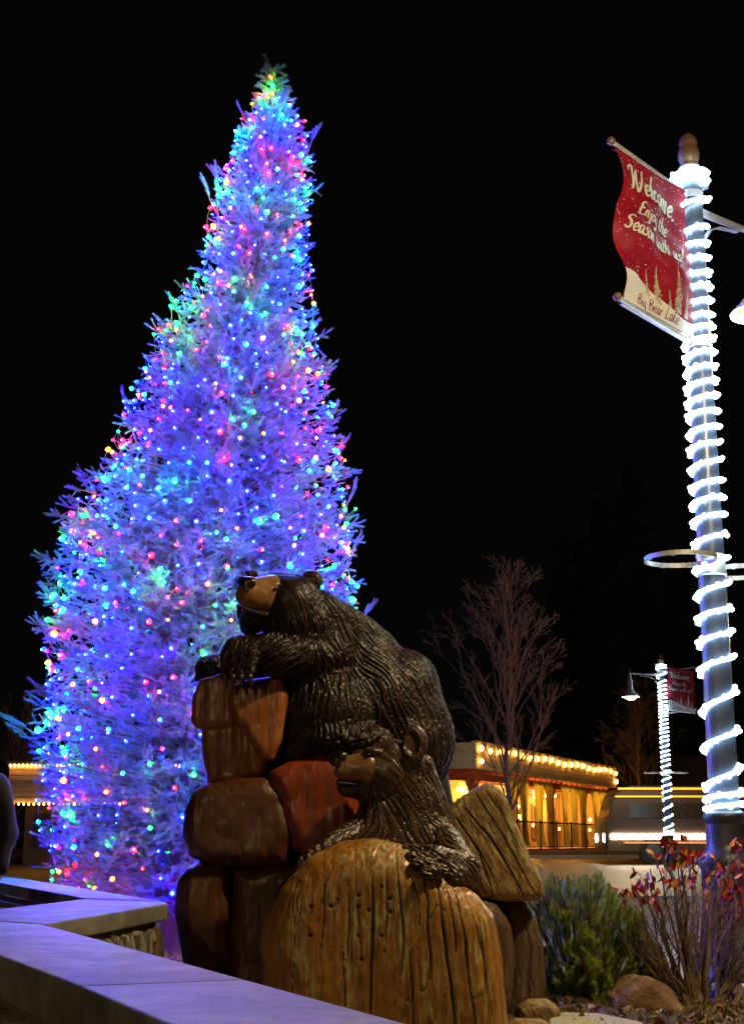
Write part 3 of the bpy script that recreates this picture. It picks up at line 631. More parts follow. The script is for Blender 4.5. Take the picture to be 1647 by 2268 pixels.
sub('inner_ear', ell(tuple(P(912, 1646, YC - 0.138)), (0.044, 0.010, 0.070), R(8)), [P(912, 1646, YC - 0.13)], 0.08, 0.006, M['earin'], cub, 1, soft())

def block(pts, Y, T, rnd, m, cracks=(), h=0.014, ripple=0.003, holes=(), label=None, extra=None, tilt=0, crk=1.0):
    q = ps(pts, Y); lo, hi = bounds(q, 0.05); lo[1] = Y - T - 0.05; hi[1] = Y + T + 0.05
    f = slab(q, Y, T, rnd)
    if extra: f0 = f; f = lambda p: extra(f0(p), p)
    o = solid('boulder', f, lo, hi, h, m, sc, 1, wood_disp(cracks, Y - T, ripple, holes, tilt, crk)); rel(o)
    if label: o['label'] = label
    return o
dome = [(598, 2330), (594, 2179), (584, 2081), (597, 2030), (632, 1962), (690, 1897), (755, 1864), (830, 1858), (906, 1876), (985, 1930), (1050, 1978), (1082, 2020), (1092, 2060), (1103, 2148), (1115, 2260), (1122, 2330)]
dc = [([(822, 1930), (826, 2050), (820, 2180), (818, 2300)], 0.011), ([(878, 1890), (888, 1990), (892, 2080), (888, 2160)], 0.008), ([(935, 1900), (946, 2000), (952, 2120), (950, 2170)], 0.010),
      ([(905, 1925), (925, 1980), (930, 2050)], 0.006), ([(968, 1950), (985, 2080), (1000, 2190), (1010, 2300)], 0.011), ([(1010, 1975), (1030, 2080), (1043, 2200), (1055, 2300)], 0.009), ([(1040, 2000), (1060, 2070), (1080, 2160), (1090, 2250)], 0.006),
      ([(855, 1900), (858, 2000), (852, 2110)], 0.005), ([(770, 1950), (772, 2060), (768, 2160)], 0.004), ([(715, 1960), (718, 2040), (712, 2100)], 0.004), ([(990, 1960), (1003, 2040), (1012, 2110)], 0.005), ([(1060, 2030), (1075, 2130), (1085, 2290)], 0.005), ([(905, 2100), (912, 2200), (915, 2300)], 0.006), ([(655, 2010), (652, 2090), (648, 2200)], 0.003), ([(760, 2100), (764, 2200), (760, 2300)], 0.004)]
dh = [(689, 2008, .011), (733, 2007, .012), (748, 1993, .009), (794, 1983, .011), (793, 2008, .012), (816, 2016, .010), (845, 1964, .008), (864, 2020, .012), (687, 2072, .011), (795, 2073, .010), (845, 2073, .009), (800, 2125, .012), (863, 1990, .012)]
block(dome, 8.05, 0.48, 0.20, M['wood_front'], dc, 0.0115, 0.004, dh, label='big domed front boulder of cracked weathered amber wood')
ru = [(983, 1810), (984, 1796), (1042, 1752), (1072, 1737), (1096, 1748), (1112, 1768), (1135, 1830), (1165, 1900), (1193, 1960), (1193, 1978), (1178, 1992), (1110, 1994), (1060, 1985), (1000, 1900)]
rc = [([(1010, 1810), (1060, 1885), (1090, 1985)], 0.008), ([(1030, 1790), (1080, 1850), (1130, 1930), (1160, 1985)], 0.010), ([(1055, 1760), (1100, 1830), (1140, 1900), (1180, 1975)], 0.007), ([(1075, 1750), (1110, 1800), (1150, 1880)], 0.005), ([(1040, 1850), (1075, 1910), (1100, 1970)], 0.005), ([(1092, 1755), (1120, 1820), (1150, 1900)], 0.004)]
block(ru, 8.75, 0.30, 0.06, M['wood_right'], rc, 0.0115, 0.004, (), tilt=28, label= 'tilted grey weathered wood boulder at the right')
block([(1060, 1990), (1095, 2000), (1128, 2045), (1136, 2120), (1130, 2210), (1105, 2290), (1040, 2290)], 8.6, 0.2, 0.09, M['wood_grey'], [([(1100, 2010), (1112, 2100), (1105, 2200)], 0.004)], label='narrow brown lower boulder')
block([(1100, 1990), (1150, 1990), (1178, 2020), (1192, 2080), (1199, 2170), (1192, 2235), (1170, 2270), (1100, 2275)], 8.85, 0.3, 0.12, M['wood_grey'], [([(1155, 2010), (1175, 2100), (1168, 2180), (1172, 2240)], 0.006), ([(1165, 2150), (1185, 2190)], 0.004)], label='rounded grey lower boulder at the right')
block([(447, 1512), (492, 1500), (530, 1506), (530, 1612), (500, 1616), (444, 1617), (434, 1600), (437, 1545)], 8.75, 0.2, 0.03, M['wood_orange'], crk=0.45, label='squared orange upper boulder at the left')
block([(462, 1610), (540, 1600), (580, 1625), (600, 1690), (590, 1722), (530, 1745), (470, 1742), (458, 1700), (455, 1640)], 8.8, 0.24, 0.06, M['wood_orange'], [], crk=0.45, label='second orange boulder of the left stack')
block([(517, 1530), (545, 1512), (585, 1508), (625, 1500), (640, 1540), (628, 1640), (606, 1690), (585, 1684), (548, 1635), (520, 1590), (510, 1555)], 8.6, 0.17, 0.055, M['wood_orange'], crk=0.45, label='glossy orange tapering boulder under the paw')
block([(470, 1740), (530, 1728), (600, 1730), (640, 1760), (655, 1850), (640, 1915), (560, 1920), (480, 1912), (432, 1895), (418, 1850), (420, 1800), (440, 1758)], 8.7, 0.34, 0.10, M['wood_dark'], [], crk=0.45, label='broad dark boulder of the left stack')
block([(430, 1918), (500, 1912), (520, 1925), (520, 2100), (530, 2260), (430, 2240), (412, 2080), (404, 2010), (408, 1945)], 8.75, 0.34, 0.10, M['wood_dark'], [], crk=0.45, label='lower dark boulder at the far left')
block([(525, 1925), (600, 1915), (680, 1922), (690, 2000), (680, 2290), (520, 2290), (522, 2060)], 8.72, 0.30, 0.10, M['wood_dark'], [], crk=0.45, label='lower dark boulder behind the domed one')
block([(602, 1712), (640, 1692), (720, 1675), (770, 1690), (790, 1760), (800, 1850), (760, 1880), (690, 1905), (655, 1880), (630, 1820), (604, 1740)], 8.6, 0.24, 0.10, M['wood_red'], crk=0.45, label='red stained boulder behind the cub')
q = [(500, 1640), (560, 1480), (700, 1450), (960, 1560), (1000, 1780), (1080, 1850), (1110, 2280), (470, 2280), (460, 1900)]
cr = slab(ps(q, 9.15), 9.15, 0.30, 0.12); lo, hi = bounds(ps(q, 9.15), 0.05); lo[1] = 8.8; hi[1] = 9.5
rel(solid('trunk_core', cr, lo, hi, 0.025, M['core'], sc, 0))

# small carved logs at the lower right
def log_stone(u0, v0, u1, v1, Y, m, label):
    q = ps([(u0, v1), (u0 + 3, v0 + 16), (u0 + 25, v0), (u1 - 25, v0), (u1 - 3, v0 + 14), (u1, v1 - 12), (u1 - 8, v1)], Y); lo, hi = bounds(q, 0.04); lo[1] = Y - 0.2; hi[1] = Y + 0.2
    o = solid('carved_log', slab(q, Y, 0.15, 0.045), lo, hi, 0.01, m, None, 1, wood_disp([], Y, 0.003)); tag(o, label, 'wood block', 'carved wood blocks by the sculpture'); return o
log_stone(1146, 2216, 1237, 2290, 8.45, M['wood_right'], 'rounded pale worn wood block on the ground at the foot of the sculpture')
log_stone(1118, 2259, 1228, 2330, 8.0, M['wood_right'], 'low pale wood block cut by the bottom edge of the photo')

# ------------------------------------------------------------------ scattered triangles (needles, leaves, grass)
def frame(d, roll=0):
    d = d / (np.linalg.norm(d, axis=1)[:, None] + 1e-9); up = np.tile(np.array([0.1, 0.2, 1.0]), (len(d), 1))
    a = np.cross(d, up); a /= np.linalg.norm(a, axis=1)[:, None] + 1e-9; b = np.cross(a, d)
    ca, sa = np.cos(roll), np.sin(roll)
    if not np.isscalar(roll): ca = ca[:, None]; sa = sa[:, None]
    return a * ca + b * sa, b * ca - a * sa, d
def shoot_template(n, L, nl, wd, ang, rng):
    T = np.zeros((n, 3, 3)); 
    for i in range(n):
        t = (i + rng.random()) / n; q = i * 2.399 + rng.random(); a = ang * (1.15 - 0.55 * t); l = nl * (0.8 + 0.4 * rng.random()) * (1.0 if t > 0.08 else 0.6)
        base = np.array([0, 0, L * t]); dr = np.array([math.cos(q) * math.sin(a), math.sin(q) * math.sin(a), math.cos(a)])
        sd = np.array([-math.sin(q), math.cos(q), 0]) * wd * 0.5
        T[i] = [base - sd, base + sd, base + dr * l]
    return T
def scatter_shoots(name, pos, dirs, scl, templates, m, parent, stems=None):
    parts = []
    g = RNG.integers(0, len(templates), len(pos))
    for k, T in enumerate(templates):
        s_ = g == k
        if not s_.any(): continue
        a, b, c = frame(dirs[s_], RNG.random(s_.sum()) * 6.28); Mx = np.stack([a, b, c], 2) * scl[s_][:, None, None]
        W = np.einsum('mij,nkj->mnki', Mx, T) + pos[s_][:, None, None, :]
        parts.append(W.reshape(-1, 3))
    V = np.concatenate(parts); F = np.arange(len(V)).reshape(-1, 3)
    o = bpy.data.objects.new(name, npmesh(name, V, F, m, smooth=False)); return link(o, parent)

# ------------------------------------------------------------------ lit blue spruce
YT = 13.6
def tree_axis(v): return float(np.interp(v, [150, 280, 400, 500, 600, 660, 720, 800, 900, 1000, 1130, 1300, 1500, 1700, 2000], [603, 608, 586, 572, 572, 552, 532, 526, 510, 504, 478, 456, 446, 428, 395]))
TV = [152, 215, 250, 300, 400, 480, 560, 620, 660, 720, 800, 880, 960, 1040, 1130, 1250, 1370, 1500, 1650, 1800, 1900, 1960, 1995]
TR = [3, 28, 56, 86, 106, 120, 124, 128, 158, 178, 206, 238, 256, 284, 322, 350, 368, 370, 362, 342, 322, 290, 215]
spruce = thing('spruce_tree', 'tall blue spruce covered in multicoloured Christmas lights behind the bears', 'tree', tuple(P(395, 2010, YT)))
so = spruce.location.copy(); so.z = 0.05; spruce.location = so
vs_ = np.linspace(152, 1995, 400); AX = np.array([list(P(tree_axis(v), v, YT)) for v in vs_]); RAD = np.array([np.interp(v, TV, TR) * pxm(YT, v) for v in vs_])
order = np.argsort(AX[:, 2]); AX = AX[order]; RAD = RAD[order]
def axis_at(z): return np.stack([np.interp(z, AX[:, 2], AX[:, 0]), np.full_like(z, YT), z], 1)
def rad_at(z): return np.interp(z, AX[:, 2], RAD)
zmin, zmax = AX[0, 2], AX[-1, 2]
# boughs spread evenly over the surface
zs = np.linspace(zmin, zmax, 2000); cum = np.cumsum(rad_at(zs) + 0.10); cum /= cum[-1]
NBO = 1350
pos_, dir_, scl_ = [], [], []
wood_seg = []
rb = np.random.default_rng(5)
for i in range(NBO):
    z = float(np.interp((i + rb.random()) / NBO, cum, zs)); az = i * 2.39996 + rb.normal() * 0.25
    ax1 = np.array([[math.cos(az) * 1.6, math.sin(az) * 1.6, z * 2.1]]); nv = float(vnoise(ax1, 17)[0]); nv2 = float(vnoise(ax1 * 2.7, 18)[0])
    if nv2 < 0.38 and rb.random() < 0.9: continue
    if z > P(603, 212, YT).z: continue
    Rr = float(rad_at(np.array([z]))[0]) * (0.76 + 0.24 * rb.random() ** 3 + 0.20 * nv); fz = (z - zmin) / (zmax - zmin)
    rise = 0.10 + 0.75 * fz ** 2 + 22 * max(0, fz - 0.93) + rb.normal() * 0.12
    out = np.array([math.cos(az), math.sin(az), 0.0]); bd = out + np.array([0, 0, rise]); bd /= np.linalg.norm(bd)
    ax0 = axis_at(np.array([z]))[0]; tip = ax0 + out * Rr; L = max(0.22, Rr * 0.85) ; base = tip - bd * L
    side = np.cross(bd, [0, 0, 1.0]); side /= np.linalg.norm(side)
    if L > 0.3: wood_seg.append((base, tip))
    def put(q, d, k): pos_.append(q + rb.normal(size=3) * 0.012); dir_.append(d); scl_.append(k * (0.75 + 0.5 * rb.random()) * (1 - 0.22 * fz))
    nt = 7 if L > 0.35 else 4                       # rosette of shoots at the tip
    put(tip - bd * 0.06, bd + rb.normal(size=3) * 0.15, 1.05)
    for k in range(nt):
        d = bd * 0.75 + side * rb.uniform(-1, 1) + np.array([0, 0, rb.normal() * 0.55 + 0.12]); put(tip - bd * (0.05 + 0.16 * rb.random()), d, 0.92)
    for k in range(int(min(5, L / 0.14))):         # twigs further back
        sg = 1 if k % 2 else -1; q = tip - bd * (0.20 + 0.10 * k + 0.05 * rb.random()); d = bd * 0.5 + side * sg * rb.uniform(0.6, 1.3) + np.array([0, 0, rb.normal() * 0.5]); put(q, d, 1.0)
        dn = d / np.linalg.norm(d); put(q + dn * 0.11, dn + side * sg * rb.normal() * 0.5 + rb.normal(size=3) * 0.25, 0.9)
# deeper shoots that close the crown in front of the stem
for i in range(6500):
    z = float(np.interp(rb.random(), cum, zs)); az = rb.random() * 6.283; Rr = float(rad_at(np.array([z]))[0]) * (0.22 + 0.38 * rb.random()); out = np.array([math.cos(az), math.sin(az), 0.15]) + rb.normal(size=3) * 0.5
    pos_.append(axis_at(np.array([z]))[0] + np.array([math.cos(az), math.sin(az), 0]) * Rr); dir_.append(out); scl_.append(1.25)
# leader and top whorls with the long upright shoots
top = axis_at(np.array([zmax]))[0]
ss = pxm(YT, 300)
for (u0, v0, u1, v1, k) in [(604, 250, 603, 152, 9), (590, 262, 562, 208, 6), (618, 262, 641, 200, 6), (545, 270, 524, 224, 5), (690, 310, 702, 280, 3), (480, 420, 477, 365, 5), (462, 430, 448, 398, 4), (480, 400, 470, 372, 3), (400, 700, 378, 655, 5), (372, 730, 350, 706, 4), (285, 915, 272, 868, 5), (670, 760, 704, 712, 5), (700, 840, 732, 818, 4), (725, 930, 745, 896, 4), (745, 1010, 766, 972, 5), (770, 1110, 788, 1072, 4), (120, 1330, 98, 1297, 4), (60, 1610, 12, 1585, 7), (70, 1635, 25, 1608, 6), (780, 1225, 797, 1190, 4), (800, 1370, 826, 1340, 5), (100, 1400, 84, 1370, 3), (185, 1110, 157, 1105, 4), (190, 1070, 178, 1058, 3)]:
    a = np.array(P(u0, v0, YT)); b_ = np.array(P(u1, v1, YT)); d = b_ - a; Ls = np.linalg.norm(d)
    for j in range(k * 2):
        t = j / (k * 2); pos_.append(a + d * t * 0.90 + rb.normal(size=3) * 0.006); dir_.append(d / Ls + rb.normal(size=3) * (0.16 if v0 > 270 else 0.05)); scl_.append(0.85 if v0 > 270 else 0.6)
    wood_seg.append((a - d * 1.5, b_))
tr = np.random.default_rng(2)
temps = [shoot_template(66, 0.125, 0.028, 0.0062, 1.2, tr) for _ in range(5)]
scatter_shoots('crown', np.array(pos_), np.array(dir_), np.array(scl_), temps, M['needle'], spruce).location = -so
tb = MB()
tp = [axis_at(np.array([z]))[0] for z in np.linspace(0.0, zmax - 0.3, 14)]; tp[0] = tp[1] + np.array([-0.03, 0, -0.5]); tp[0][2] = -0.05
tb.tube(tp, [0.13 * (1 - i / 14) + 0.012 for i in range(14)], 10); tb.build('trunk', M['bark'], spruce, smooth=True).location = -so
tb = MB()
for a, b_ in wood_seg: tb.tube([a, (a + b_) / 2 - np.array([0, 0, 0.02]), b_], [0.012, 0.008, 0.004], 4, cap=False)
tb.build('limbs', M['bark'], spruce).location = -so

# strings of coloured lights: one net of bulbs over the whole tree
sl = thing('string_lights', 'net of red, green, blue and amber bulbs draped over the spruce tree', 'string lights', tuple(so))
bulbs = []; rows = []
z = zmin + 0.05; rr_ = np.random.default_rng(21)
while z < zmax - 0.12:
    Rz = float(rad_at(np.array([z]))[0]); fz = (z - zmin) / (zmax - zmin)
    sp_ = 0.275 - 0.12 * fz; n = max(3, int(2 * math.pi * Rz / sp_)); row = []
    for k in range(n):
        az = 2 * math.pi * (k + rr_.random() * 0.7) / n + z * 3
        if math.sin(az) > 0.35 and rr_.random() < 0.6: continue        # sparser on the side away from the square
        zz_ = z + rr_.normal() * 0.055; r2 = Rz * (0.84 + 0.12 * rr_.random()) if rr_.random() < 0.85 else Rz * (0.65 + 0.25 * rr_.random())
        a0 = axis_at(np.array([zz_]))[0]; row.append(a0 + np.array([math.cos(az), math.sin(az), 0]) * r2)
    rows.append(row); z += sp_ * 0.80
wr = MB(); allb = []
for ri, row in enumerate(rows):
    for k, p in enumerate(row):
        allb.append(p)
        q = row[(k + 1) % len(row)]
        if np.linalg.norm(q - p) < 0.55 and rr_.random() < 0.8:
            m_ = (p + q) / 2 + np.array([rr_.normal() * 0.02, -0.01, -0.04 - 0.04 * rr_.random()]); wr.tube([p, m_, q], 0.0034, 3, cap=False)
        if ri + 1 < len(rows) and rr_.random() < 0.45:
            q = min(rows[ri + 1], key=lambda w_: np.linalg.norm(w_ - p))
            if np.linalg.norm(q - p) < 0.4: wr.tube([p, (p + q) / 2 + rr_.normal(size=3) * 0.02, q], 0.0034, 3, cap=False)
wr.build('wire', M['wire'], sl).location = -so
names = ['blue', 'cyan', 'green', 'red', 'pink', 'orange']; cols = rr_.choice(6, len(allb), p=[0.43, 0.09, 0.17, 0.15, 0.04, 0.12])
ico = bmesh.new(); bmesh.ops.create_icosphere(ico, subdivisions=1, radius=1.0); IV = np.array([v.co[:] for v in ico.verts]); IF = np.array([[v.index for v in f.verts] for f in ico.faces]); ico.free()
def ball_mesh(name, r, m): return npmesh(name, IV * r, IF, m)
def led(r, out):                      # coloured globe imitates the glow halo, bright tip in front is the white core
    return np.concatenate([IV * r, IV * r * 0.42 + np.array(out) * r * 0.74])
LF2 = np.concatenate([IF, IF + 12])
outs = []
for p in allb:
    a0 = axis_at(np.array([p[2]]))[0]; q = np.array(p) - a0; q[2] = 0; q /= np.linalg.norm(q) + 1e-9; q = q + np.array([0, 0, -0.1]) + rr_.normal(size=3) * 0.25; outs.append(q / np.linalg.norm(q))
score = np.array([-(p[1]) for p in allb]); near = set(np.argsort(-score)[:100].tolist())
for i in sorted(near):
    me = npmesh('bulb', led(0.0125 + 0.012 * rr_.random(), outs[i]), LF2, [M['b_' + names[cols[i]]], M['t_' + names[cols[i]]]], True, [0] * 20 + [1] * 20)
    o = bpy.data.objects.new('bulb', me); link(o, sl); o.location = Vector(allb[i]) - so
rest = [i for i in range(len(allb)) if i not in near]
V = np.concatenate([led(0.0115 + (0.020 if allb[i][2] < 4.2 else 0.014) * rr_.random() ** 1.8, outs[i]) + allb[i] for i in rest]); F = np.concatenate([LF2 + 24 * j for j in range(len(rest))]); mi = np.concatenate([[int(cols[i])] * 20 + [int(cols[i]) + 6] * 20 for i in rest])
o = bpy.data.objects.new('bulbs', npmesh('bulbs', V - np.array(so), F, [M['b_' + k] for k in names] + [M['t_' + k] for k in names], True, mi)); link(o, sl); o['kind'] = 'stuff'

# ------------------------------------------------------------------ lamp posts
HP = dict(ped=1.22, ring=3.10, arm=6.2, top=6.50, fin=6.80)
def shaft_r(z): return float(np.interp(z, [1.1, 3.1, 6.5], [0.114, 0.103, 0.088]))
def lamp_head(par, x, z):
    b = MB(); b.lathe([(0.0, 0.26), (0.012, 0.24), (0.022, 0.14), (0.035, 0.08), (0.03, 0.05), (0.045, 0.03), (0.045, -0.03), (0.04, -0.05), (0.07, -0.08), (0.085, -0.10), (0.085, -0.36), (0.10, -0.38), (0.10, -0.41), (0.13, -0.44), (0.20, -0.53), (0.27, -0.60), (0.275, -0.615), (0.25, -0.61), (0.12, -0.50), (0.0, -0.50)], 28, (x, 0, z))
    h = b.build('lamp_head', M['silver'], par, smooth=True)
    b = MB(); b.lathe([(0.0, -0.52), (0.13, -0.53), (0.19, -0.58), (0.17, -0.66), (0.10, -0.70), (0.0, -0.715)], 24, (x, 0, z)); ln = b.build('lamp_lens', M['lens'], h, smooth=True)
    ld = bpy.data.lights.new('lamp_light', 'POINT'); ld.energy = LAMP_W; ld.color = (1.0, 0.76, 0.38); ld.shadow_soft_size = 0.12
    lo = bpy.data.objects.new('lamp_light', ld); link(lo, h); lo.location = (x, 0, z - 0.78)
    return h
LAMP_W = 400
def make_post(label, loc, rz, heads=True):
    t = thing('lamp_post', label, 'street lamp', loc, rz, 'lamp posts along the street')
    b = MB(); b.lathe([(0.30, -0.1), (0.30, 0.06), (0.27, 0.10), (0.25, 0.14), (0.235, 0.22), (0.20, 0.30), (0.195, 0.80), (0.215, 0.84), (0.215, 0.88), (0.19, 0.92)], 40, flute=1, fl_z=(0.3, 0.8)); b.build('fluted_base', M['post_dark'], t, smooth=True, angle=0.6)
    b = MB(); b.lathe([(0.19, 0.921), (0.155, 0.96), (0.148, 1.00), (0.143, 1.14), (0.158, 1.16), (0.163, 1.185), (0.163, 1.20), (0.15, 1.22), (0.118, 1.235)], 40); b.build('base_collar', M['post_dark'], t, smooth=True, angle=0.6)
    b = MB(); b.lathe([(shaft_r(z), z) for z in (1.2355, 1.8, 2.4, 3.0, 3.8, 4.6, 5.4, 6.32)], 32); b.build('shaft', M['post'], t, smooth=True)
    b = MB(); b.lathe([(0.106, 3.02), (0.116, 3.03), (0.116, 3.045), (0.110, 3.055), (0.110, 3.17), (0.117, 3.18), (0.106, 3.19)], 28); b.build('ring_collar', M['silver'], t, smooth=True, angle=0.6)
    b = MB(); b.lathe([(0.089, 6.321), (0.094, 6.33), (0.090, 6.35), (0.082, 6.36), (0.082, 6.46), (0.09, 6.47), (0.085, 6.49)], 28); b.box((0.06, -0.05, 6.34), (0.19, 0.05, 6.47)); b.build('top_cap', M['silver'], t, smooth=True, angle=0.6)
    b = MB(); n = 24; prof = [(0.05, 6.491), (0.065, 6.51), (0.085, 6.55), (0.092, 6.60), (0.082, 6.65), (0.07, 6.67), (0.078, 6.69), (0.068, 6.74), (0.04, 6.78), (0.0, 6.795)]
    b.lathe(prof, n, flute=1, fl_z=(6.52, 6.66)); b.build('finial', M['bronze'], t, smooth=True, angle=0.9)
    for sgn in (1, -1):
        b = MB(); cx = sgn * 0.40; Rr = 0.27
        for k in range(40):
            a0, a1 = 2 * math.pi * k / 40, 2 * math.pi * (k + 1) / 40
            for (ri, ro) in ((Rr - 0.005, Rr + 0.005),):
                vs = [(cx + r * math.cos(a), r * math.sin(a), z) for a in (a0, a1) for r in (ri, ro) for z in (3.09, 3.125)]
                b.add(vs, [(0, 1, 5, 4), (2, 6, 7, 3), (0, 4, 6, 2), (1, 3, 7, 5)])
        for k in range(8):
            a = 2 * math.pi * (k + 0.5) / 8; Mx = Matrix.Translation((cx + (Rr - 0.003) * math.cos(a), (Rr - 0.003) * math.sin(a), 3.104)) @ Matrix.Rotation(a, 4, 'Z'); b.box((-0.012, -0.012, -0.018), (0.004, 0.012, 0.006), 0, Mx)
        b.box((sgn * 0.108 if sgn > 0 else -0.16, -0.02, 3.085), (0.16 if sgn > 0 else -0.108, 0.02, 3.115)); b.build('basket_ring', M['silver'], t)
    # banner rods on -x, arm on +x
    for z in (6.22, 4.92):
        b = MB(); b.tube([(-0.08, 0, z), (-1.03, 0, z + 0.131)], 0.020, 12); b.tube([(-0.06, 0, z), (-0.13, 0, z)], 0.035, 12); rd = b.build('banner_rod', M['silver'], t, smooth=True)
        b = MB(); b.lathe([(0.0, -0.036), (0.022, -0.028), (0.034, -0.01), (0.036, 0.008), (0.024, 0.028), (0.0, 0.036)], 16, (-1.05, 0, z + 0.134)); b.build('ball_end', M['bronze'], rd, smooth=True)
        b = MB(); b.lathe([(0.096, -0.03), (0.098, -0.03), (0.098, 0.03), (0.096, 0.03)], 24, (0, 0, z)); b.box((0.09, -0.02, z - 0.025), (0.14, 0.02, z + 0.025)); b.build('strap', M['silver'], t)
    b = MB(); b.tube([(0.07, 0, 6.12), (0.35, 0, 6.135), (0.70, 0, 6.16), (0.98, 0, 6.18)], [0.034, 0.031, 0.027, 0.024], 14); b.build('arm', M['silver'], t, smooth=True)
    b = MB(); pts = [(0.10, 0, 5.62), (0.115, 0, 5.76), (0.16, 0, 5.89), (0.25, 0, 6.00), (0.38, 0, 6.06), (0.55, 0, 6.09), (0.66, 0, 6.105)]
    for i in range(len(pts) - 1):
        a, c = Vector(pts[i]), Vector(pts[i + 1]); dd = (c - a).normalized(); nn = Vector((-dd.z, 0, dd.x)) * 0.006
        b.add([a - nn + Vector((0, -0.022, 0)), a - nn + Vector((0, 0.022, 0)), c - nn + Vector((0, 0.022, 0)), c - nn + Vector((0, -0.022, 0)), a + nn + Vector((0, -0.022, 0)), a + nn + Vector((0, 0.022, 0)), c + nn + Vector((0, 0.022, 0)), c + nn + Vector((0, -0.022, 0))], [(0, 1, 2, 3), (4, 7, 6, 5), (0, 3, 7, 4), (1, 5, 6, 2)])
    b.build('arm_brace', M['silver'], t)
    lamp_head(t, 0.98, 6.06)
    return t
def copy_tree(o, parent=None):
    c = o.copy(); C.objects.link(c); c.parent = parent
    for ch in list(o.children): copy_tree(ch, c)
    return c
pn = P(1604, 1800, 10.9); pf = P(1478, 1800, 44.5)
zb = -0.05
post = make_post('tall near lamp post wrapped in white lights, holding the big red welcome banner', (pn.x, pn.y, zb + 0.05), R(42.5))
# spiral of white lights; angles in world so that both look alike
def make_rope(name_label, seq):
    t = thing('light_rope', name_label, 'rope light', group='white rope lights on the lamp posts')
    return t
turn_v = [1790, 1768, 1742, 1655, 1575, 1483, 1425, 1371, 1320, 1262, 1208, 1157, 1118, 1084, 1041, 998, 963, 925, 895, 862, 828, 795, 765, 738, 712, 685, 650, 622, 590, 555, 528, 475, 412, 395, 378]
tz = [P(1560, v, 10.9).z - 0.0 for v in turn_v]
def rope_pts(phase, z0):
    pts = []; n = 22
    for i in range(len(tz) - 1):
        for k in range(n):
            t = i + k / n; z = np.interp(t, range(len(tz)), tz) - z0; a = phase + t * 2 * math.pi
            r = shaft_r(z) + (0.055 if z > 6.0 else 0.026); pts.append((math.cos(a) * r, math.sin(a) * r, z))
    return pts
rp = rope_pts(math.pi * 0.98, zb + 0.05)
def build_rope(label, loc):
    t = thing('light_rope', label, 'rope light', loc, 0, 'white rope lights on the lamp posts')
    b = MB(); b.tube(rp, 0.016, 6); b.build('cord', M['rope'], t, smooth=True)
    # the small diodes that stand out from the cord
    V_ = []; sel = rp[::2]
    for p in sel:
        rr = math.hypot(p[0], p[1]); s_ = (rr + 0.006) / rr; V_.append(IV * 0.021 + np.array([p[0] * s_, p[1] * s_, p[2] + random.uniform(-0.016, 0.016)]))
    V_ = np.concatenate(V_); F_ = np.concatenate([IF + 12 * j for j in range(len(sel))])
    o = bpy.data.objects.new('diodes', npmesh('diodes', V_, F_, M['rope'])); link(o, t); o['kind'] = 'stuff'
    return t
rope = build_rope('bright white light rope spiralling round the big near lamp post', (pn.x, pn.y, zb + 0.05))

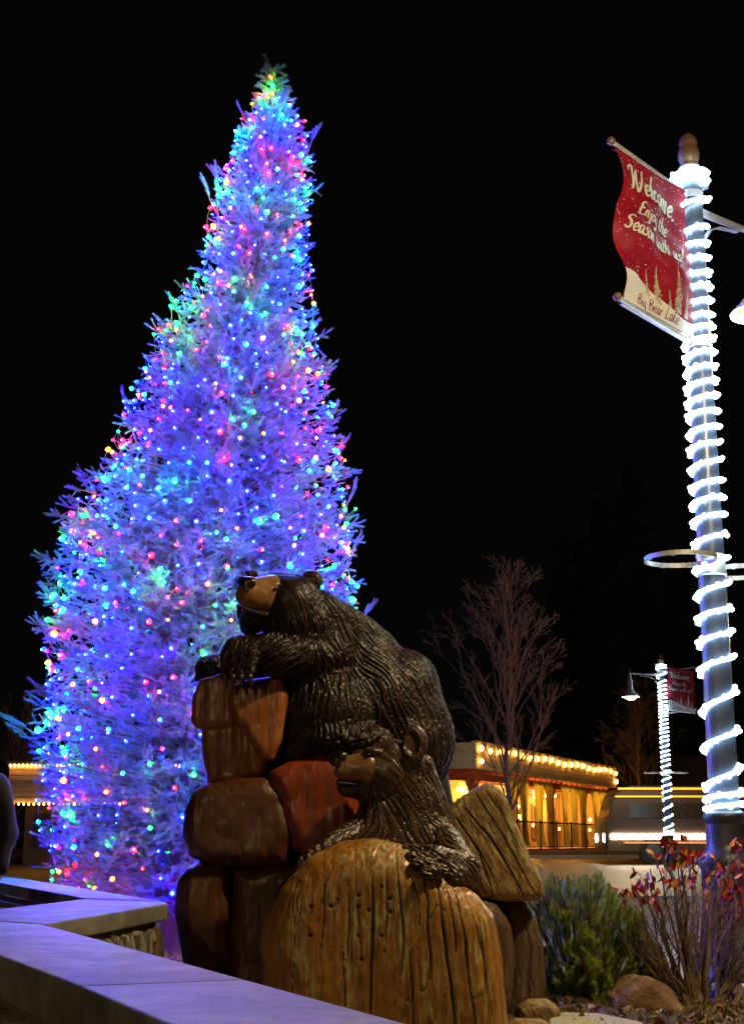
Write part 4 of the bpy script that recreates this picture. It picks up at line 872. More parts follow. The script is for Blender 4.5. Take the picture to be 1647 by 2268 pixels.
# banner with hand lettering
def cr_spline(pts, n=7):
    p = [Vector((x, y)) for x, y in pts]; p = [p[0] * 2 - p[1]] + p + [p[-1] * 2 - p[-2]]; out = []
    for i in range(1, len(p) - 2):
        for k in range(n):
            t = k / n; out.append(0.5 * ((2 * p[i]) + (p[i + 1] - p[i - 1]) * t + (2 * p[i - 1] - 5 * p[i] + 4 * p[i + 1] - p[i + 2]) * t * t + (3 * p[i] - p[i - 1] - 3 * p[i + 1] + p[i + 2]) * t ** 3))
    out.append(p[-2]); return out
GL = {
 'W': (0.92, [[(-.08, .62), (-.02, .80), (.14, .88), (.20, .80), (.17, .42), (.13, .0)], [(.13, .0), (.32, .50), (.50, .88)], [(.50, .88), (.43, .45), (.45, .10), (.54, .02), (.68, .25), (.82, .62), (.90, .98)]]),
 'e': (0.36, [[(.04, .20), (.22, .24), (.30, .36), (.20, .46), (.07, .36), (.03, .16), (.12, .0), (.33, .10)]]),
 'l': (0.22, [[(.20, 1.0), (.09, .55), (.04, .12), (.10, .0), (.20, .07)]]),
 'c': (0.32, [[(.28, .40), (.17, .47), (.05, .32), (.03, .12), (.13, .0), (.30, .09)]]),
 'o': (0.38, [[(.18, .46), (.05, .32), (.04, .10), (.14, .0), (.28, .12), (.32, .34), (.20, .46), (.14, .44)]]),
 'm': (0.60, [[(.05, .45), (.02, .2), (.0, .0)], [(.02, .22), (.13, .42), (.21, .43), (.21, .2), (.19, .0)], [(.20, .22), (.32, .42), (.40, .43), (.40, .2), (.40, .04), (.50, .06)]]),
 'n': (0.40, [[(.05, .45), (.02, .2), (.0, .0)], [(.02, .22), (.14, .42), (.24, .43), (.24, .2), (.24, .04), (.34, .06)]]),
 '.': (0.12, [[(.0, .02), (.05, -.03), (.07, .02)]]),
 'E': (0.44, [[(.44, .84), (.28, .88), (.12, .80), (.08, .5), (.0, .04), (.14, .0), (.36, .06)], [(.07, .46), (.20, .50), (.32, .48)]]),
 'j': (0.20, [[(.10, .45), (.08, .1), (.04, -.25), (-.08, -.32), (-.14, -.24)], [(.12, .62), (.15, .66)]]),
 'y': (0.38, [[(.02, .45), (.02, .15), (.10, .02), (.22, .14), (.30, .45)], [(.30, .45), (.27, .0), (.20, -.28), (.04, -.34), (-.06, -.24)]]),
 't': (0.26, [[(.14, .78), (.08, .4), (.05, .08), (.12, .0), (.22, .08)], [(-.02, .50), (.12, .53), (.26, .56)]]),
 'h': (0.40, [[(.16, 1.0), (.08, .5), (.0, .0)], [(.03, .24), (.15, .43), (.25, .43), (.24, .2), (.25, .03), (.34, .07)]]),
 'S': (0.46, [[(.44, .78), (.34, .88), (.16, .80), (.12, .62), (.26, .46), (.30, .24), (.18, .04), (.02, .04), (-.04, .14)]]),
 'a': (0.40, [[(.28, .42), (.16, .46), (.05, .30), (.04, .08), (.12, .0), (.24, .16), (.30, .45)], [(.30, .45), (.26, .1), (.30, .0), (.38, .07)]]),
 's': (0.28, [[(.24, .42), (.14, .46), (.08, .36), (.18, .22), (.18, .06), (.06, .0), (-.02, .06)]]),
 'w': (0.54, [[(.02, .44), (.02, .12), (.08, .0), (.18, .14), (.26, .42)], [(.26, .42), (.25, .10), (.31, .0), (.42, .14), (.48, .46)]]),
 'i': (0.18, [[(.07, .45), (.03, .1), (.07, .0), (.15, .07)], [(.10, .64), (.13, .68)]]),
 'u': (0.42, [[(.04, .44), (.02, .12), (.09, .0), (.20, .12), (.29, .45)], [(.29, .45), (.25, .1), (.29, .0), (.38, .07)]]),
 '!': (0.22, [[(.18, 1.0), (.12, .6), (.07, .24)], [(.02, .04), (.04, .0)]]),
 'B': (0.46, [[(.10, .86), (.06, .4), (.0, .0)], [(.08, .84), (.34, .84), (.34, .60), (.10, .48), (.36, .40), (.34, .08), (.02, .0)]]),
 'g': (0.38, [[(.28, .42), (.14, .45), (.05, .25), (.12, .06), (.25, .2), (.29, .44)], [(.29, .44), (.26, .0), (.18, -.28), (.02, -.30)]]),
 'r': (0.28, [[(.05, .45), (.02, .2), (.0, .0)], [(.02, .22), (.12, .40), (.24, .42)]]),
 'L': (0.42, [[(.16, .88), (.08, .4), (.0, .02), (.18, .0), (.36, .08)]]),
 'k': (0.36, [[(.14, 1.0), (.07, .5), (.0, .0)], [(.28, .46), (.05, .20), (.18, .12), (.32, .0)]]), ' ': (0.30, [])}
BW, BH = 0.88, 1.27
def cloth(s, t, off=0.0):             # s: 0 at the post, 1 at the outer edge; t: 0 top, 1 bottom
    s = max(0.0, s); edge = 1.0 - 0.09 * math.exp(-((t - 0.24) / 0.13) ** 2) + 0.05 * math.exp(-((t - 0.52) / 0.15) ** 2) - 0.07 * math.exp(-((t - 0.82) / 0.16) ** 2)
    x = -(0.115 + BW * s * (1 + (edge - 1) * s ** 1.5))
    k = max(0.0, math.sin(math.pi * min(1.0, max(0.0, t)))) ** 0.7
    y = 0.035 * k * math.sin(5.2 * t + 4.0 * s) + 0.028 * k * math.sin(9 * s - 6 * t + 1) + 0.02 * k * s * math.sin(17 * t + 3 * s) + 0.003 * k * math.sin(31 * s - 24 * t + 3 * math.sin(5 * t)) + 0.0035 * k * math.sin(19 * s + 34 * t) - 0.026
    return Vector((x, y - off, 6.20 - 1.26 * t + 0.12 * (abs(x) - 0.1) / 0.85))
XS = 0.89
def text_on(b, txt, s0, t0, size, slope=0.0, wd=0.018, off=0.003, mi=0, ox=0.0):
    x = 0.0
    for ch in txt:
        adv, strokes = GL[ch]
        for stx in strokes:
            pts = cr_spline(stx, 6); L = []; Rr = []
            for i, p in enumerate(pts):
                tn = (pts[min(i + 1, len(pts) - 1)] - pts[max(i - 1, 0)]); tn = tn.normalized() if tn.length > 1e-6 else Vector((1, 0))
                nrm = Vector((-tn.y, tn.x)); nib = Vector((0.8, 0.55)); sg = 1 if nib.dot(nrm) >= 0 else -1
                wv = (nib * sg * 0.55 + nrm * 0.5) * wd * (0.55 + 0.45 * math.sin(math.pi * min(1, max(0, (i + 1) / (len(pts) + 1)))))
                for (dst, sgn) in ((L, 1), (Rr, -1)):
                    gx_ = (p.x + 0.22 * p.y + x) * size * XS + wv.x * sgn + ox; gy_ = p.y * size + wv.y * sgn
                    dst.append((gx_, gy_))
            vs = []
            for (a, c) in zip(L, Rr):
                for q in (a, c):
                    s = 1 - (s0 + q[0]) / BW; t = t0 - (q[1] - q[0] * slope) / BH; vs.append(cloth(s, t, off))
            b.add(vs, [(2 * i, 2 * i + 1, 2 * i + 3, 2 * i + 2) for i in range(len(pts) - 1)], mi)
        x += adv
def make_banner(label, loc, rz):
    t = thing('banner', label, 'banner', loc, rz, 'red welcome banners on the lamp posts')
    n1, n2 = 90, 130; V = []; F = []
    for j in range(n2 + 1):
        for i in range(n1 + 1): V.append(tuple(cloth(i / n1, j / n2)))
    for j in range(n2 + 1):
        for i in range(n1 + 1): V.append(tuple(cloth(i / n1, j / n2, -0.0015)))
    W_ = n1 + 1; N_ = W_ * (n2 + 1)
    for j in range(n2):
        for i in range(n1): a = j * W_ + i; F.append((a, a + W_, a + W_ + 1, a + 1)); F.append((N_ + a, N_ + a + 1, N_ + a + W_ + 1, N_ + a + W_))
    o = bpy.data.objects.new('cloth', npmesh('cloth', V, F, M['banner'])); link(o, t)
    for z in (6.22, 4.92):
        b = MB(); b.tube([(-0.125, 0, z + 0.003), (-0.125 - BW * 0.97, 0, z + 0.124)], 0.0265, 14, cap=False); b.build('sleeve', M['banner'] if z > 5 else M['bwhite'], t, smooth=True)
    # stitched seam and printed snow bank
    b = MB(); pr = []
    for i in range(41):
        s = i / 40; tt = 0.865 + 0.05 * math.sin(s * 5.0 + 0.9) - 0.14 * max(0, s - 0.55) ** 1.0; pr.append((s, tt))
    for i in range(40):
        for j in range(6):
            q = []
            for (ii_, jj) in ((i, j), (i + 1, j), (i + 1, j + 1), (i, j + 1)):
                s, tt = pr[ii_]; q.append(cloth(s, tt + (1.0 - tt) * jj / 6, 0.005))
            b.add(q, [(0, 1, 2, 3)])
    b.build('snow_print', M['bwhite'], t, smooth=True)
    # scribbled golden trees
    b = MB(); rs = random.Random(4)
    for (cx, base, hgt, wd) in ((0.25, 0.90, 0.30, 0.115), (0.12, 0.90, 0.17, 0.07), (0.50, 0.90, 0.25, 0.10), (0.63, 0.87, 0.17, 0.06), (0.36, 0.895, 0.12, 0.045)):
        for k in range(int(150 * wd / 0.1)):
            h1 = rs.random() ** 1.3; h2 = min(1, max(0, h1 + rs.uniform(-0.12, 0.12))); a = (rs.uniform(-1, 1) * (1 - h1) * wd / 2, h1); c = (rs.uniform(-1, 1) * (1 - h2) * wd / 2, h2)
            p = cloth(cx + a[0] / BW, base - hgt * a[1], 0.008); q = cloth(cx + c[0] / BW, base - hgt * c[1], 0.008); d = (q - p)
            if d.length < 1e-4: continue
            nn = Vector((-d.z, 0, d.x)).normalized() * 0.0022; b.add([p - nn, p + nn, q + nn, q - nn], [(0, 1, 2, 3)])
    b.build('tree_print', M['bgold'], t)['kind'] = 'stuff'
    b = MB(); rs = random.Random(9)
    for k in range(300):
        s, tt = rs.random(), rs.uniform(0.01, 0.85); r_ = rs.choice([0.0022, 0.003, 0.0042, 0.006]); c = cloth(s, tt, 0.006)
        b.add([c + Vector((math.cos(a) * r_, 0, math.sin(a) * r_)) for a in [i * math.pi / 3 for i in range(6)]], [(0, 1, 2, 3, 4, 5)])
    b.build('snowflake_print', M['bwhite'], t)['kind'] = 'stuff'
    for (off, ox, m, nm) in ((0.006, 0.006, M['bshadow'], 'lettering_shadow'), (0.009, 0.0, M['bcream'], 'lettering')):
        b = MB()
        text_on(b, 'Welcome.', 0.09, 0.225, 0.225, 0.0, 0.018, off, 0, ox)
        text_on(b, 'Enjoy the', 0.20, 0.39, 0.155, 0.0, 0.0115, off, 0, ox)
        text_on(b, 'Season with us!', 0.075, 0.53, 0.152, 0.0, 0.0115, off, 0, ox)
        b.build(nm, m, t)
    b = MB(); text_on(b, 'Big Bear Lake', 0.18, 0.975, 0.12, 0.0, 0.006, 0.009); b.build('lettering', M['bmaroon'], t)
    return t
banner = make_banner('big red Welcome banner with cream lettering, hanging from the near lamp post', (pn.x, pn.y, zb + 0.05), R(41))
# far lamp post: lamp to the left, banner to the right
gzf = gz(44.5)
pc = copy_tree(post); pc.location = (pf.x, pf.y, 0.0); pc.rotation_euler = (0, 0, R(176)); pc['label'] = 'far lamp post across the street with its lamp lit, beside a small red banner'
rc2 = copy_tree(rope); rc2.location = (pf.x, pf.y, 0.0); rc2['label'] = 'white light rope spiralling round the small far lamp post'
# far banner is hung on the other side of its post, printed on the face turned to the viewer
bc = thing('banner', 'small far red welcome banner hanging from the lamp post across the street', 'banner', (pf.x, pf.y, 0.0), R(-4), 'red welcome banners on the lamp posts')
for ch in banner.children:
    c = ch.copy(); C.objects.link(c); c.parent = bc; c.location = (BW + 0.23, 0, 0); c.rotation_euler = (0, R(0), 0)
# unseen lamp posts added for key light, front fill and the bare tree
pb = copy_tree(post); pb.location = (3.9, 6.5, 0.0); pb.rotation_euler = (0, 0, R(172)); pb['label'] = 'unseen lamp post added at the right as key light on the sculpture'
pe = copy_tree(post); pe.location = (-7.5, -9.5, 0.0); pe.rotation_euler = (0, 0, R(60)); pe['label'] = 'unseen lamp post added behind the camera as weak front fill light'
pg = copy_tree(post); pg.location = (12.5, 27.4, 0.0); pg.rotation_euler = (0, 0, R(175)); pg['label'] = 'unseen lamp post added beyond the right edge to light the bare tree'

# ------------------------------------------------------------------ restaurant with terrace, string bulbs and curtains
Lc = P(1053, 1646, 52); Rc = P(1362, 1694, 71); TZ = 4.55; FZ = 3.62; DZ = 0.78
a2 = Vector((Lc.x, Lc.y)); b2 = Vector((Rc.x, Rc.y)); df = (b2 - a2).normalized(); nf = Vector((df.y, -df.x)); LF = (b2 - a2).length; bk = -nf
rest_ = thing('restaurant', 'restaurant terrace with cream fascia, red beams and warm lights across the street', 'building', (a2.x, a2.y, DZ))
ro = Vector((a2.x, a2.y, DZ))
def W2(t, s, z): q = a2 + df * t + bk * s; return Vector((q.x, q.y, z)) - ro
MX = Matrix(((df.x, bk.x, 0, 0), (df.y, bk.y, 0, 0), (0, 0, 1, 0), (0, 0, 0, 1)))
def lbox(b, t0, t1, s0, s1, z0, z1, mi=0): b.box((t0, s0, z0 - DZ), (t1, s1, z1 - DZ), mi, MX)
b = MB()
for i in range(5):
    z0 = FZ + i * (TZ - FZ) / 5; lbox(b, 0, LF, 0.02 * 0, 0.10 + 0.0, z0, z0 + (TZ - FZ) / 5 - 0.02); lbox(b, 0, LF, 0.03, 0.1, z0 + (TZ - FZ) / 5 - 0.02, z0 + (TZ - FZ) / 5)
lbox(b, -0.03, LF + 0.05, -0.06, 0.14, TZ, TZ + 0.06)
b.build('fascia', M['siding'], rest_)
b = MB(); lbox(b, 0.0, 0.12, 0.12, 10, FZ, TZ); b.build('side_fascia', M['siding'], rest_); b = MB(); lbox(b, LF - 0.12, LF, 0.12, 10, FZ, TZ); b.build('side_fascia', M['siding'], rest_)
b = MB(); lbox(b, 0.13, LF - 0.13, 0.11, 10, TZ - 0.35, TZ - 0.25); b.build('roof', M['roof'], rest_)
b = MB()
for k in range(int(LF / 0.8)): lbox(b, 0.4 + k * 0.8, 0.5 + k * 0.8, 0.15, 9.8, FZ - 0.15, FZ - 0.02)
lbox(b, 0, LF, 0.12, 0.3, FZ - 0.4, FZ - 0.155); lbox(b, 0.0, 0.2, 0.3, 9.5, FZ - 0.4, FZ - 0.155)
b.build('rafters', M['redwood'], rest_)
for t in (0.1, 5.0, 10.0, 15.2, LF - 0.3):
    b = MB(); lbox(b, t, t + 0.24, 0.13, 0.35, DZ, FZ - 0.401)
    for sg in (1, -1): b.tube([W2(t + 0.12, 0.24, FZ - 1.1), W2(t + 0.12 + sg * 0.65, 0.24, FZ - 0.42)], 0.07, 4)
    b.build('post', M['redwood'], rest_)
b = MB(); lbox(b, 0.1, 0.34, 4.5, 4.7, DZ, FZ - 0.401); b.build('post', M['redwood'], rest_)
b = MB(); lbox(b, -0.3, LF + 0.3, -0.4, 10, DZ - 0.5, DZ); b.build('terrace_floor', M['deck'], rest_)
b = MB(); lbox(b, 2.6, LF, 2.8, 3.0, DZ, FZ - 0.16); lbox(b, LF - 0.3, LF - 0.1, 0.4, 2.79, DZ, FZ - 0.16); wl = b.build('wall', M['inwall'], rest_)
for k in range(7):
    b = MB(); t = 3.2 + k * 2.5; lbox(b, t, t + 1.3, 2.74, 2.798, DZ + 0.5, DZ + 1.9); wdw = b.build('window', M['glass'], wl)
    b = MB(); 
    for (x0, x1, z0, z1) in ((t - 0.08, t, 0.42, 1.98), (t + 1.3, t + 1.38, 0.42, 1.98), (t, t + 1.3, 1.9, 1.98), (t, t + 1.3, 0.42, 0.5), (t + 0.62, t + 0.68, 0.5, 1.9)): lbox(b, x0, x1, 2.70, 2.76, DZ + z0, DZ + z1)
    b.build('window_frame', M['siding'], wdw)
b = MB(); t = 0.0
while t < LF: lbox(b, t, t + 0.02, -0.30, -0.28, DZ + 0.05, DZ + 1.0); t += 0.16
lbox(b, 0, LF, -0.32, -0.26, DZ + 1.0, DZ + 1.05); lbox(b, 0, LF, -0.31, -0.27, DZ + 0.05, DZ + 0.09)
for k in range(10): lbox(b, k * LF / 9.2, k * LF / 9.2 + 0.06, -0.33, -0.27, DZ, DZ + 1.1)
b.build('railing', M['blackmetal'], rest_)
for (t, s, w_) in ((2, 3.5, 260), (7, 1.5, 230), (12, 1.5, 230), (17, 1.5, 230), (1.5, 7.5, 170)):
    ld = bpy.data.lights.new('terrace_lamp_light', 'POINT'); ld.energy = w_; ld.color = (1.0, 0.42, 0.08); ld.shadow_soft_size = 0.25
    o = bpy.data.objects.new('terrace_lamp_light', ld); link(o, rest_); o.location = W2(t, s, FZ - 0.75)
# red neon beam edge seen inside
def bulbs_string(label, pts, r, sag_wire=True, cap=100, group=None):
    t = thing('string_lights', label, 'string lights', tuple(pts[0]), 0, group); o0 = Vector(pts[0])
    me = ball_mesh('bulb', 1.0, M['warmbulb'])
    for p in pts:
        o = bpy.data.objects.new('bulb', me); link(o, t); o.location = Vector(p) - o0; o.scale = (r, r, r * 1.35)
    b = MB(); q = [Vector(p) - o0 + Vector((0, 0, r * 1.2)) for p in pts]
    for i in range(len(q) - 1): 
        if (q[i + 1] - q[i]).length < 3: b.tube([q[i], (q[i] + q[i + 1]) / 2 + Vector((0, 0, -0.05)), q[i + 1]], 0.008, 3, cap=False)
    b.build('wire', M['blackmetal'], t); return t
fp = []
for k in range(21):
    v = a2 + df * (0.35 + k * (LF - 0.7) / 20) + nf * 0.10; fp.append((v.x, v.y, TZ - 0.20 - 0.05 * math.sin(k * 1.3)))
v = a2 + df * 0.35 + nf * 0.10; fp.insert(0, (v.x, v.y, FZ + 0.28)); v = a2 + df * (LF - 0.3) + nf * 0.10; fp.append((v.x, v.y, FZ + 0.3))
bulbs_string('row of warm bulbs along the cream fascia of the restaurant', fp, 0.085)
hp = []; rs = random.Random(8)
for (u, v) in [(1012, 1748), (1017, 1745), (1022, 1746), (1026, 1752), (1031, 1757), (1036, 1730), (1042, 1740), (1050, 1735), (1048, 1748), (1054, 1752), (1043, 1757), (1060, 1748), (1080, 1757), (1093, 1763), (1125, 1752), (1124, 1757)]:
    d = ray(u, v); tt = 56.5 / d.y; hp.append((d.x * tt, 56.5 + rs.uniform(-1, 2), CAMZ + d.z * tt))
bulbs_string('cluster of warm pendant bulbs under the left end of the terrace roof', hp, 0.07)
hp = []
for k in range(34):
    t = rs.uniform(1.5, LF - 0.5); s = rs.uniform(0.5, 2.4); q = a2 + df * t + bk * s; hp.append((q.x, q.y, FZ - 0.45 - rs.choice([0.1, 0.25, 0.4, 1.1])))
hp.sort(key=lambda p: p[1])
bulbs_string('warm hanging bulbs seen between the curtains of the terrace', hp, 0.075)
hp = []
for k in range(16):
    t = 1 + k * 1.25; q = a2 + df * t + bk * 0.15; hp.append((q.x, q.y, DZ + 0.80 + 0.12 * (k % 2)))
bulbs_string('low row of warm bulbs behind the terrace railing', hp, 0.06)
# curtains
for ci, t0 in enumerate([3.0, 4.6, 6.6, 8.1, 10.4, 11.9, 13.3, 15.4, 17.0, 18.8]):
    n = 28; V = []; F = []; Wd = 1.15 if ci % 2 else 1.3; lab = ['first', 'second', 'third', 'fourth', 'fifth', 'sixth', 'seventh', 'eighth', 'ninth', 'tenth'][ci]
    Hc = FZ - 0.18 - DZ - 0.12
    for j in range(25):
        f_ = j / 24; pinch = 1 - 0.52 * math.sin(math.pi * min(1, f_ / 1.25)) ** 1.5; shift = 0.75 * math.sin(math.pi * 0.5 * min(1, f_ / 0.7)) * (1 if f_ < 0.7 else 1)
        for i in range(n + 1):
            x = t0 + shift * 0.5 + Wd * (i / n - 0.0) * pinch; y = -0.12 + 0.07 * math.sin(i * 1.5 + ci) * (0.6 + 0.4 * (1 - pinch)); q = a2 + df * x + bk * y; V.append((q.x, q.y, FZ - 0.18 - Hc * f_))
    for j in range(24):
        for i in range(n): a = j * (n + 1) + i; F.append((a, a + 1, a + n + 2, a + n + 1))
    me = npmesh('curtain', V, F, M['curtain']); o = bpy.data.objects.new('curtain', me); link(o)
    tag(o, 'olive green terrace curtain tied to one side, %s from the left end of the restaurant' % lab, 'curtain', 'olive curtains along the terrace')
# gable roofed neighbour behind the right end
nb_ = thing('house', 'dim brown gabled house behind the right end of the restaurant', 'building', (15.5, 76, 0.74))
b = MB(); b.box((-2.5, 0, 0), (8, 6, 3.0)); b.build('wall', M['roof'], nb_)
b = MB(); b.add([(-3, -0.4, 2.9), (8.5, -0.4, 2.9), (8.5, 6.4, 2.9), (-3, 6.4, 2.9), (-3, 3, 4.9), (8.5, 3, 4.9)], [(0, 1, 5, 4), (2, 3, 4, 5), (0, 4, 3), (1, 2, 5), (0, 3, 2, 1)]); b.build('roof', M['roof'], nb_)

# shop with light rows at the far left
sh = thing('shop_building', 'low cream shop behind the spruce at the left edge, outlined with bulbs', 'building', tuple(P(15, 1880, 46)))
s0 = sh.location.copy(); tl = P(22, 1692, 46); bl = P(22, 1778, 46); rr1 = P(470, 1735, 46)
b = MB()
hh = (tl.z - bl.z)
for k in range(7): b.box((tl.x, 46 + 0.02 * (k % 2), bl.z + hh * k / 7), (rr1.x, 46.3, bl.z + hh * (k + 1) / 7 - 0.015))
fo_ = b.build('fascia', M['siding'], sh); fo_.location = -s0
b = MB(); b.box((tl.x + 0.3, 47.2, 0.1), (rr1.x - 0.2, 52, bl.z)); o = b.build('wall', M['roof'], sh); o.location = -s0
b = MB(); b.box((tl.x - 0.1, 45.9, tl.z), (rr1.x + 0.1, 52, tl.z + 0.08)); o = b.build('roof', M['roof'], sh); o.location = -s0
for k in range(5):
    b = MB(); x = tl.x + 0.6 + k * 1.3; b.box((x, 47.12, 0.9), (x + 0.9, 47.195, bl.z - 0.3)); o = b.build('window', M['glass'], sh); o.location = -s0
bulbs_string('upper row of warm bulbs on the cream shop behind the spruce', [(tl.x + 0.05 + k * 0.135, 45.9, tl.z - 0.05) for k in range(48)], 0.036)
bulbs_string('lower row of warm bulbs under the fascia of the cream shop', [(tl.x - 0.1 + k * 0.16, 45.9, bl.z - 0.04) for k in range(40)], 0.032)

# ------------------------------------------------------------------ shuttle bus at rest on the road
YBs = 47.0; bl_ = P(1336, 1742, YBs); zg = gz(YBs) - 0.012
bus = thing('shuttle_bus', 'dusky shuttle bus on the road, its amber and white light trails made as glowing strips', 'bus', (bl_.x, YBs, zg))
H = bl_.z - zg + 0.02; LB = 8.6
b = MB(); prof = [(0.0, 0.45), (0.0, 1.3), (0.12, 1.5), (0.32, H - 0.35), (0.55, H - 0.08), (0.9, H), (LB - 0.2, H), (LB, H - 0.2), (LB, 0.45)]
n = len(prof); vs = [(x, y, z) for y in (0.0, 2.3) for x, z in prof]
b.add(vs, [tuple(range(n)), tuple(range(2 * n - 1, n - 1, -1))] + [(i, n + i, n + (i + 1) % n, (i + 1) % n) for i in range(n)]); b.build('body', M['busbody'], bus, smooth=True, bevel=0.05, angle=0.8)
b = MB(); b.box((0.06, -0.03, 0.42), (LB - 0.05, -0.003, 0.95)); b.build('side_skirt', M['buslow'], bus, bevel=0.008)
for k in range(6):
    b = MB(); x = 0.75 + k * 1.28; b.box((x, -0.02, 1.45), (x + 1.12, -0.003, H - 0.55)); b.build('window', M['busglass'], bus, bevel=0.008)
b = MB(); b.add([(-0.01 + 0.13, 0.15, 1.52), (0.11, 2.15, 1.52), (0.31, 2.1, H - 0.4), (0.31, 0.2, H - 0.4)], [(0, 1, 2, 3)]); b.build('windscreen', M['busglass'], bus)
for (x0, x1, dz) in ((0.1, 8.4, 0.0), ):  # glowing strips stand in for the amber light trails of a moving bus
    b = MB(); b.box((0.45, -0.05, H - 0.12), (8.4, -0.004, H - 0.06)); b.build('roof_trail_strip', M['amber'], bus, bevel=0.01)
    b = MB(); b.box((0.35, -0.05, H - 0.36), (8.4, -0.004, H - 0.315)); b.build('roof_trail_strip', M['amber'], bus, bevel=0.01)
zl = P(1336, 1852, YBs).z - zg
b = MB(); b.box((0.15, -0.07, zl - 0.10), (3.2, -0.004, zl + 0.08)); b.build('side_trail_strip', M['white_lamp_and_trail'], bus, bevel=0.03)  # white and red strips stand in for light trails, not lamps on the bus
b = MB(); b.box((0.6, -0.05, zl - 0.22), (3.4, -0.004, zl - 0.19)); b.build('side_trail_strip', M['redtrail'], bus, bevel=0.005)
for y in (0.25, 1.85):
    b = MB(); b.tube([(-0.03, y, zl - 0.05), (0.04, y, zl - 0.05)], 0.14, 16); b.build('headlight', M['white_lamp_and_trail'], bus, smooth=True)
for x in (1.5, 6.6):
    b = MB(); b.tube([(x, -0.04, 0.42), (x, 0.26, 0.42)], 0.43, 28); wh = b.build('wheel', M['tyre'], bus, smooth=True, angle=0.5)
    b = MB(); b.tube([(x, -0.06, 0.42), (x, -0.038, 0.42)], 0.24, 20); b.build('rim', M['post'], wh, smooth=True, angle=0.5)

# ------------------------------------------------------------------ bare trees
def grow(base, dirv, L, r, depth, rs, up=0.15, spread=0.5, nseg=5, kids=(3, 5), shrink=0.62, out=None, tips=None, rmin=0.003, wob=0.10):
    pts = [base.copy()]; rad = [r]; d = dirv.normalized(); p = base.copy()
    for i in range(nseg):
        d = (d + Vector((rs.gauss(0, wob), rs.gauss(0, wob), rs.gauss(0, wob * 0.6) + up * 0.25))).normalized(); p = p + d * (L / nseg); pts.append(p.copy()); rad.append(max(rmin, r * (1 - 0.75 * (i + 1) / nseg)))
    out.append((pts, rad))
    if depth == 0:
        if tips is not None: tips.append((pts[-1], d)); tips.append((pts[-2], d))
        return
    for k in range(rs.randint(*kids)):
        f = rs.uniform(0.22, 0.95); i = min(nseg - 1, int(f * nseg)); q = pts[i].lerp(pts[i + 1], f * nseg - i); az = rs.uniform(0, 6.28)
        dd = (pts[i + 1] - pts[i]).normalized(); a = dd.orthogonal().normalized(); bb = dd.cross(a); sd = a * math.cos(az) + bb * math.sin(az)
        nd = (dd + sd * spread * rs.uniform(0.7, 1.3)).normalized(); grow(q, nd, L * shrink * (1.15 - 0.55 * f) * rs.uniform(0.8, 1.2), max(rmin, rad[i] * 0.55), depth - 1, rs, up, spread, max(3, nseg - 1), kids, shrink, out, tips, rmin, wob)
def bare_tree(label, u, vbase, Y, vtop, width_px, seed, m, group=None, lead=9, dens=1.0, rt=0.075):
    base = P(u, vbase, Y); base.z = gz(Y); top = P(u, vtop, Y); Ht = top.z - base.z; t = thing('bare_tree', label, 'tree', tuple(base), 0, group)
    rs = random.Random(seed); out = []; fork = Ht * 0.20
    out.append(([Vector((0, 0, -0.1)), Vector((0.02, 0, fork * 0.5)), Vector((0, 0, fork))], [rt * 1.1, rt, rt * 0.9]))
    Wm = width_px * pxm(Y) / 2
    out2 = []
    # central leader and ascending laterals
    L = []; p = Vector((0, 0, fork)); 
    for i in range(13): L.append(p.copy()); p = p + Vector((rs.gauss(0, 0.04), rs.gauss(0, 0.04), (Ht - fork) / 12))
    out.append((L, [max(0.005, rt * 0.8 * (1 - i / 12.5)) for i in range(13)]))
    n = int(30 * dens)
    for k in range(n):
        f = (k + rs.random()) / n * 0.86; i = min(11, int(f * 12)); q = L[i].lerp(L[i + 1], f * 12 - i); az = k * 2.4 + rs.gauss(0, 0.3)
        reach = Wm * (1 - f) ** 0.75 * rs.uniform(0.75, 1.1) + 0.1; rise = reach * rs.uniform(1.0, 2.2) + 0.4
        d = Vector((math.cos(az) * reach, math.sin(az) * reach, rise)); grow(q, d, d.length, rt * 0.34 * (1 - 0.7 * f), 3, rs, 0.10, 0.50, 5, (3, 5), 0.5, out2, None, 0.0030 * Y / 30)
    b = MB()
    for pts, rad in out: b.tube(pts, rad, 8)
    tr_ = b.build('trunk', m, t, smooth=True); b = MB()
    for pts, rad in out2: b.tube(pts, rad, 4, cap=False)
    b.build('branches', m, t, smooth=True); return t
bare_tree('bare pale leafless tree standing in front of the restaurant', 1130, 1905, 30, 1250, 235, 3, M['greybark'], 'bare trees across the street')
bare_tree('dim bare tree behind the bus and the far lamp post', 1420, 1900, 66, 1560, 170, 9, M['twigbark'], 'bare trees across the street', dens=0.8)
bare_tree('faint bare tree at the far left behind the spruce branch', 30, 1890, 60, 1560, 120, 12, M['twigbark'], 'bare trees across the street', dens=0.5)

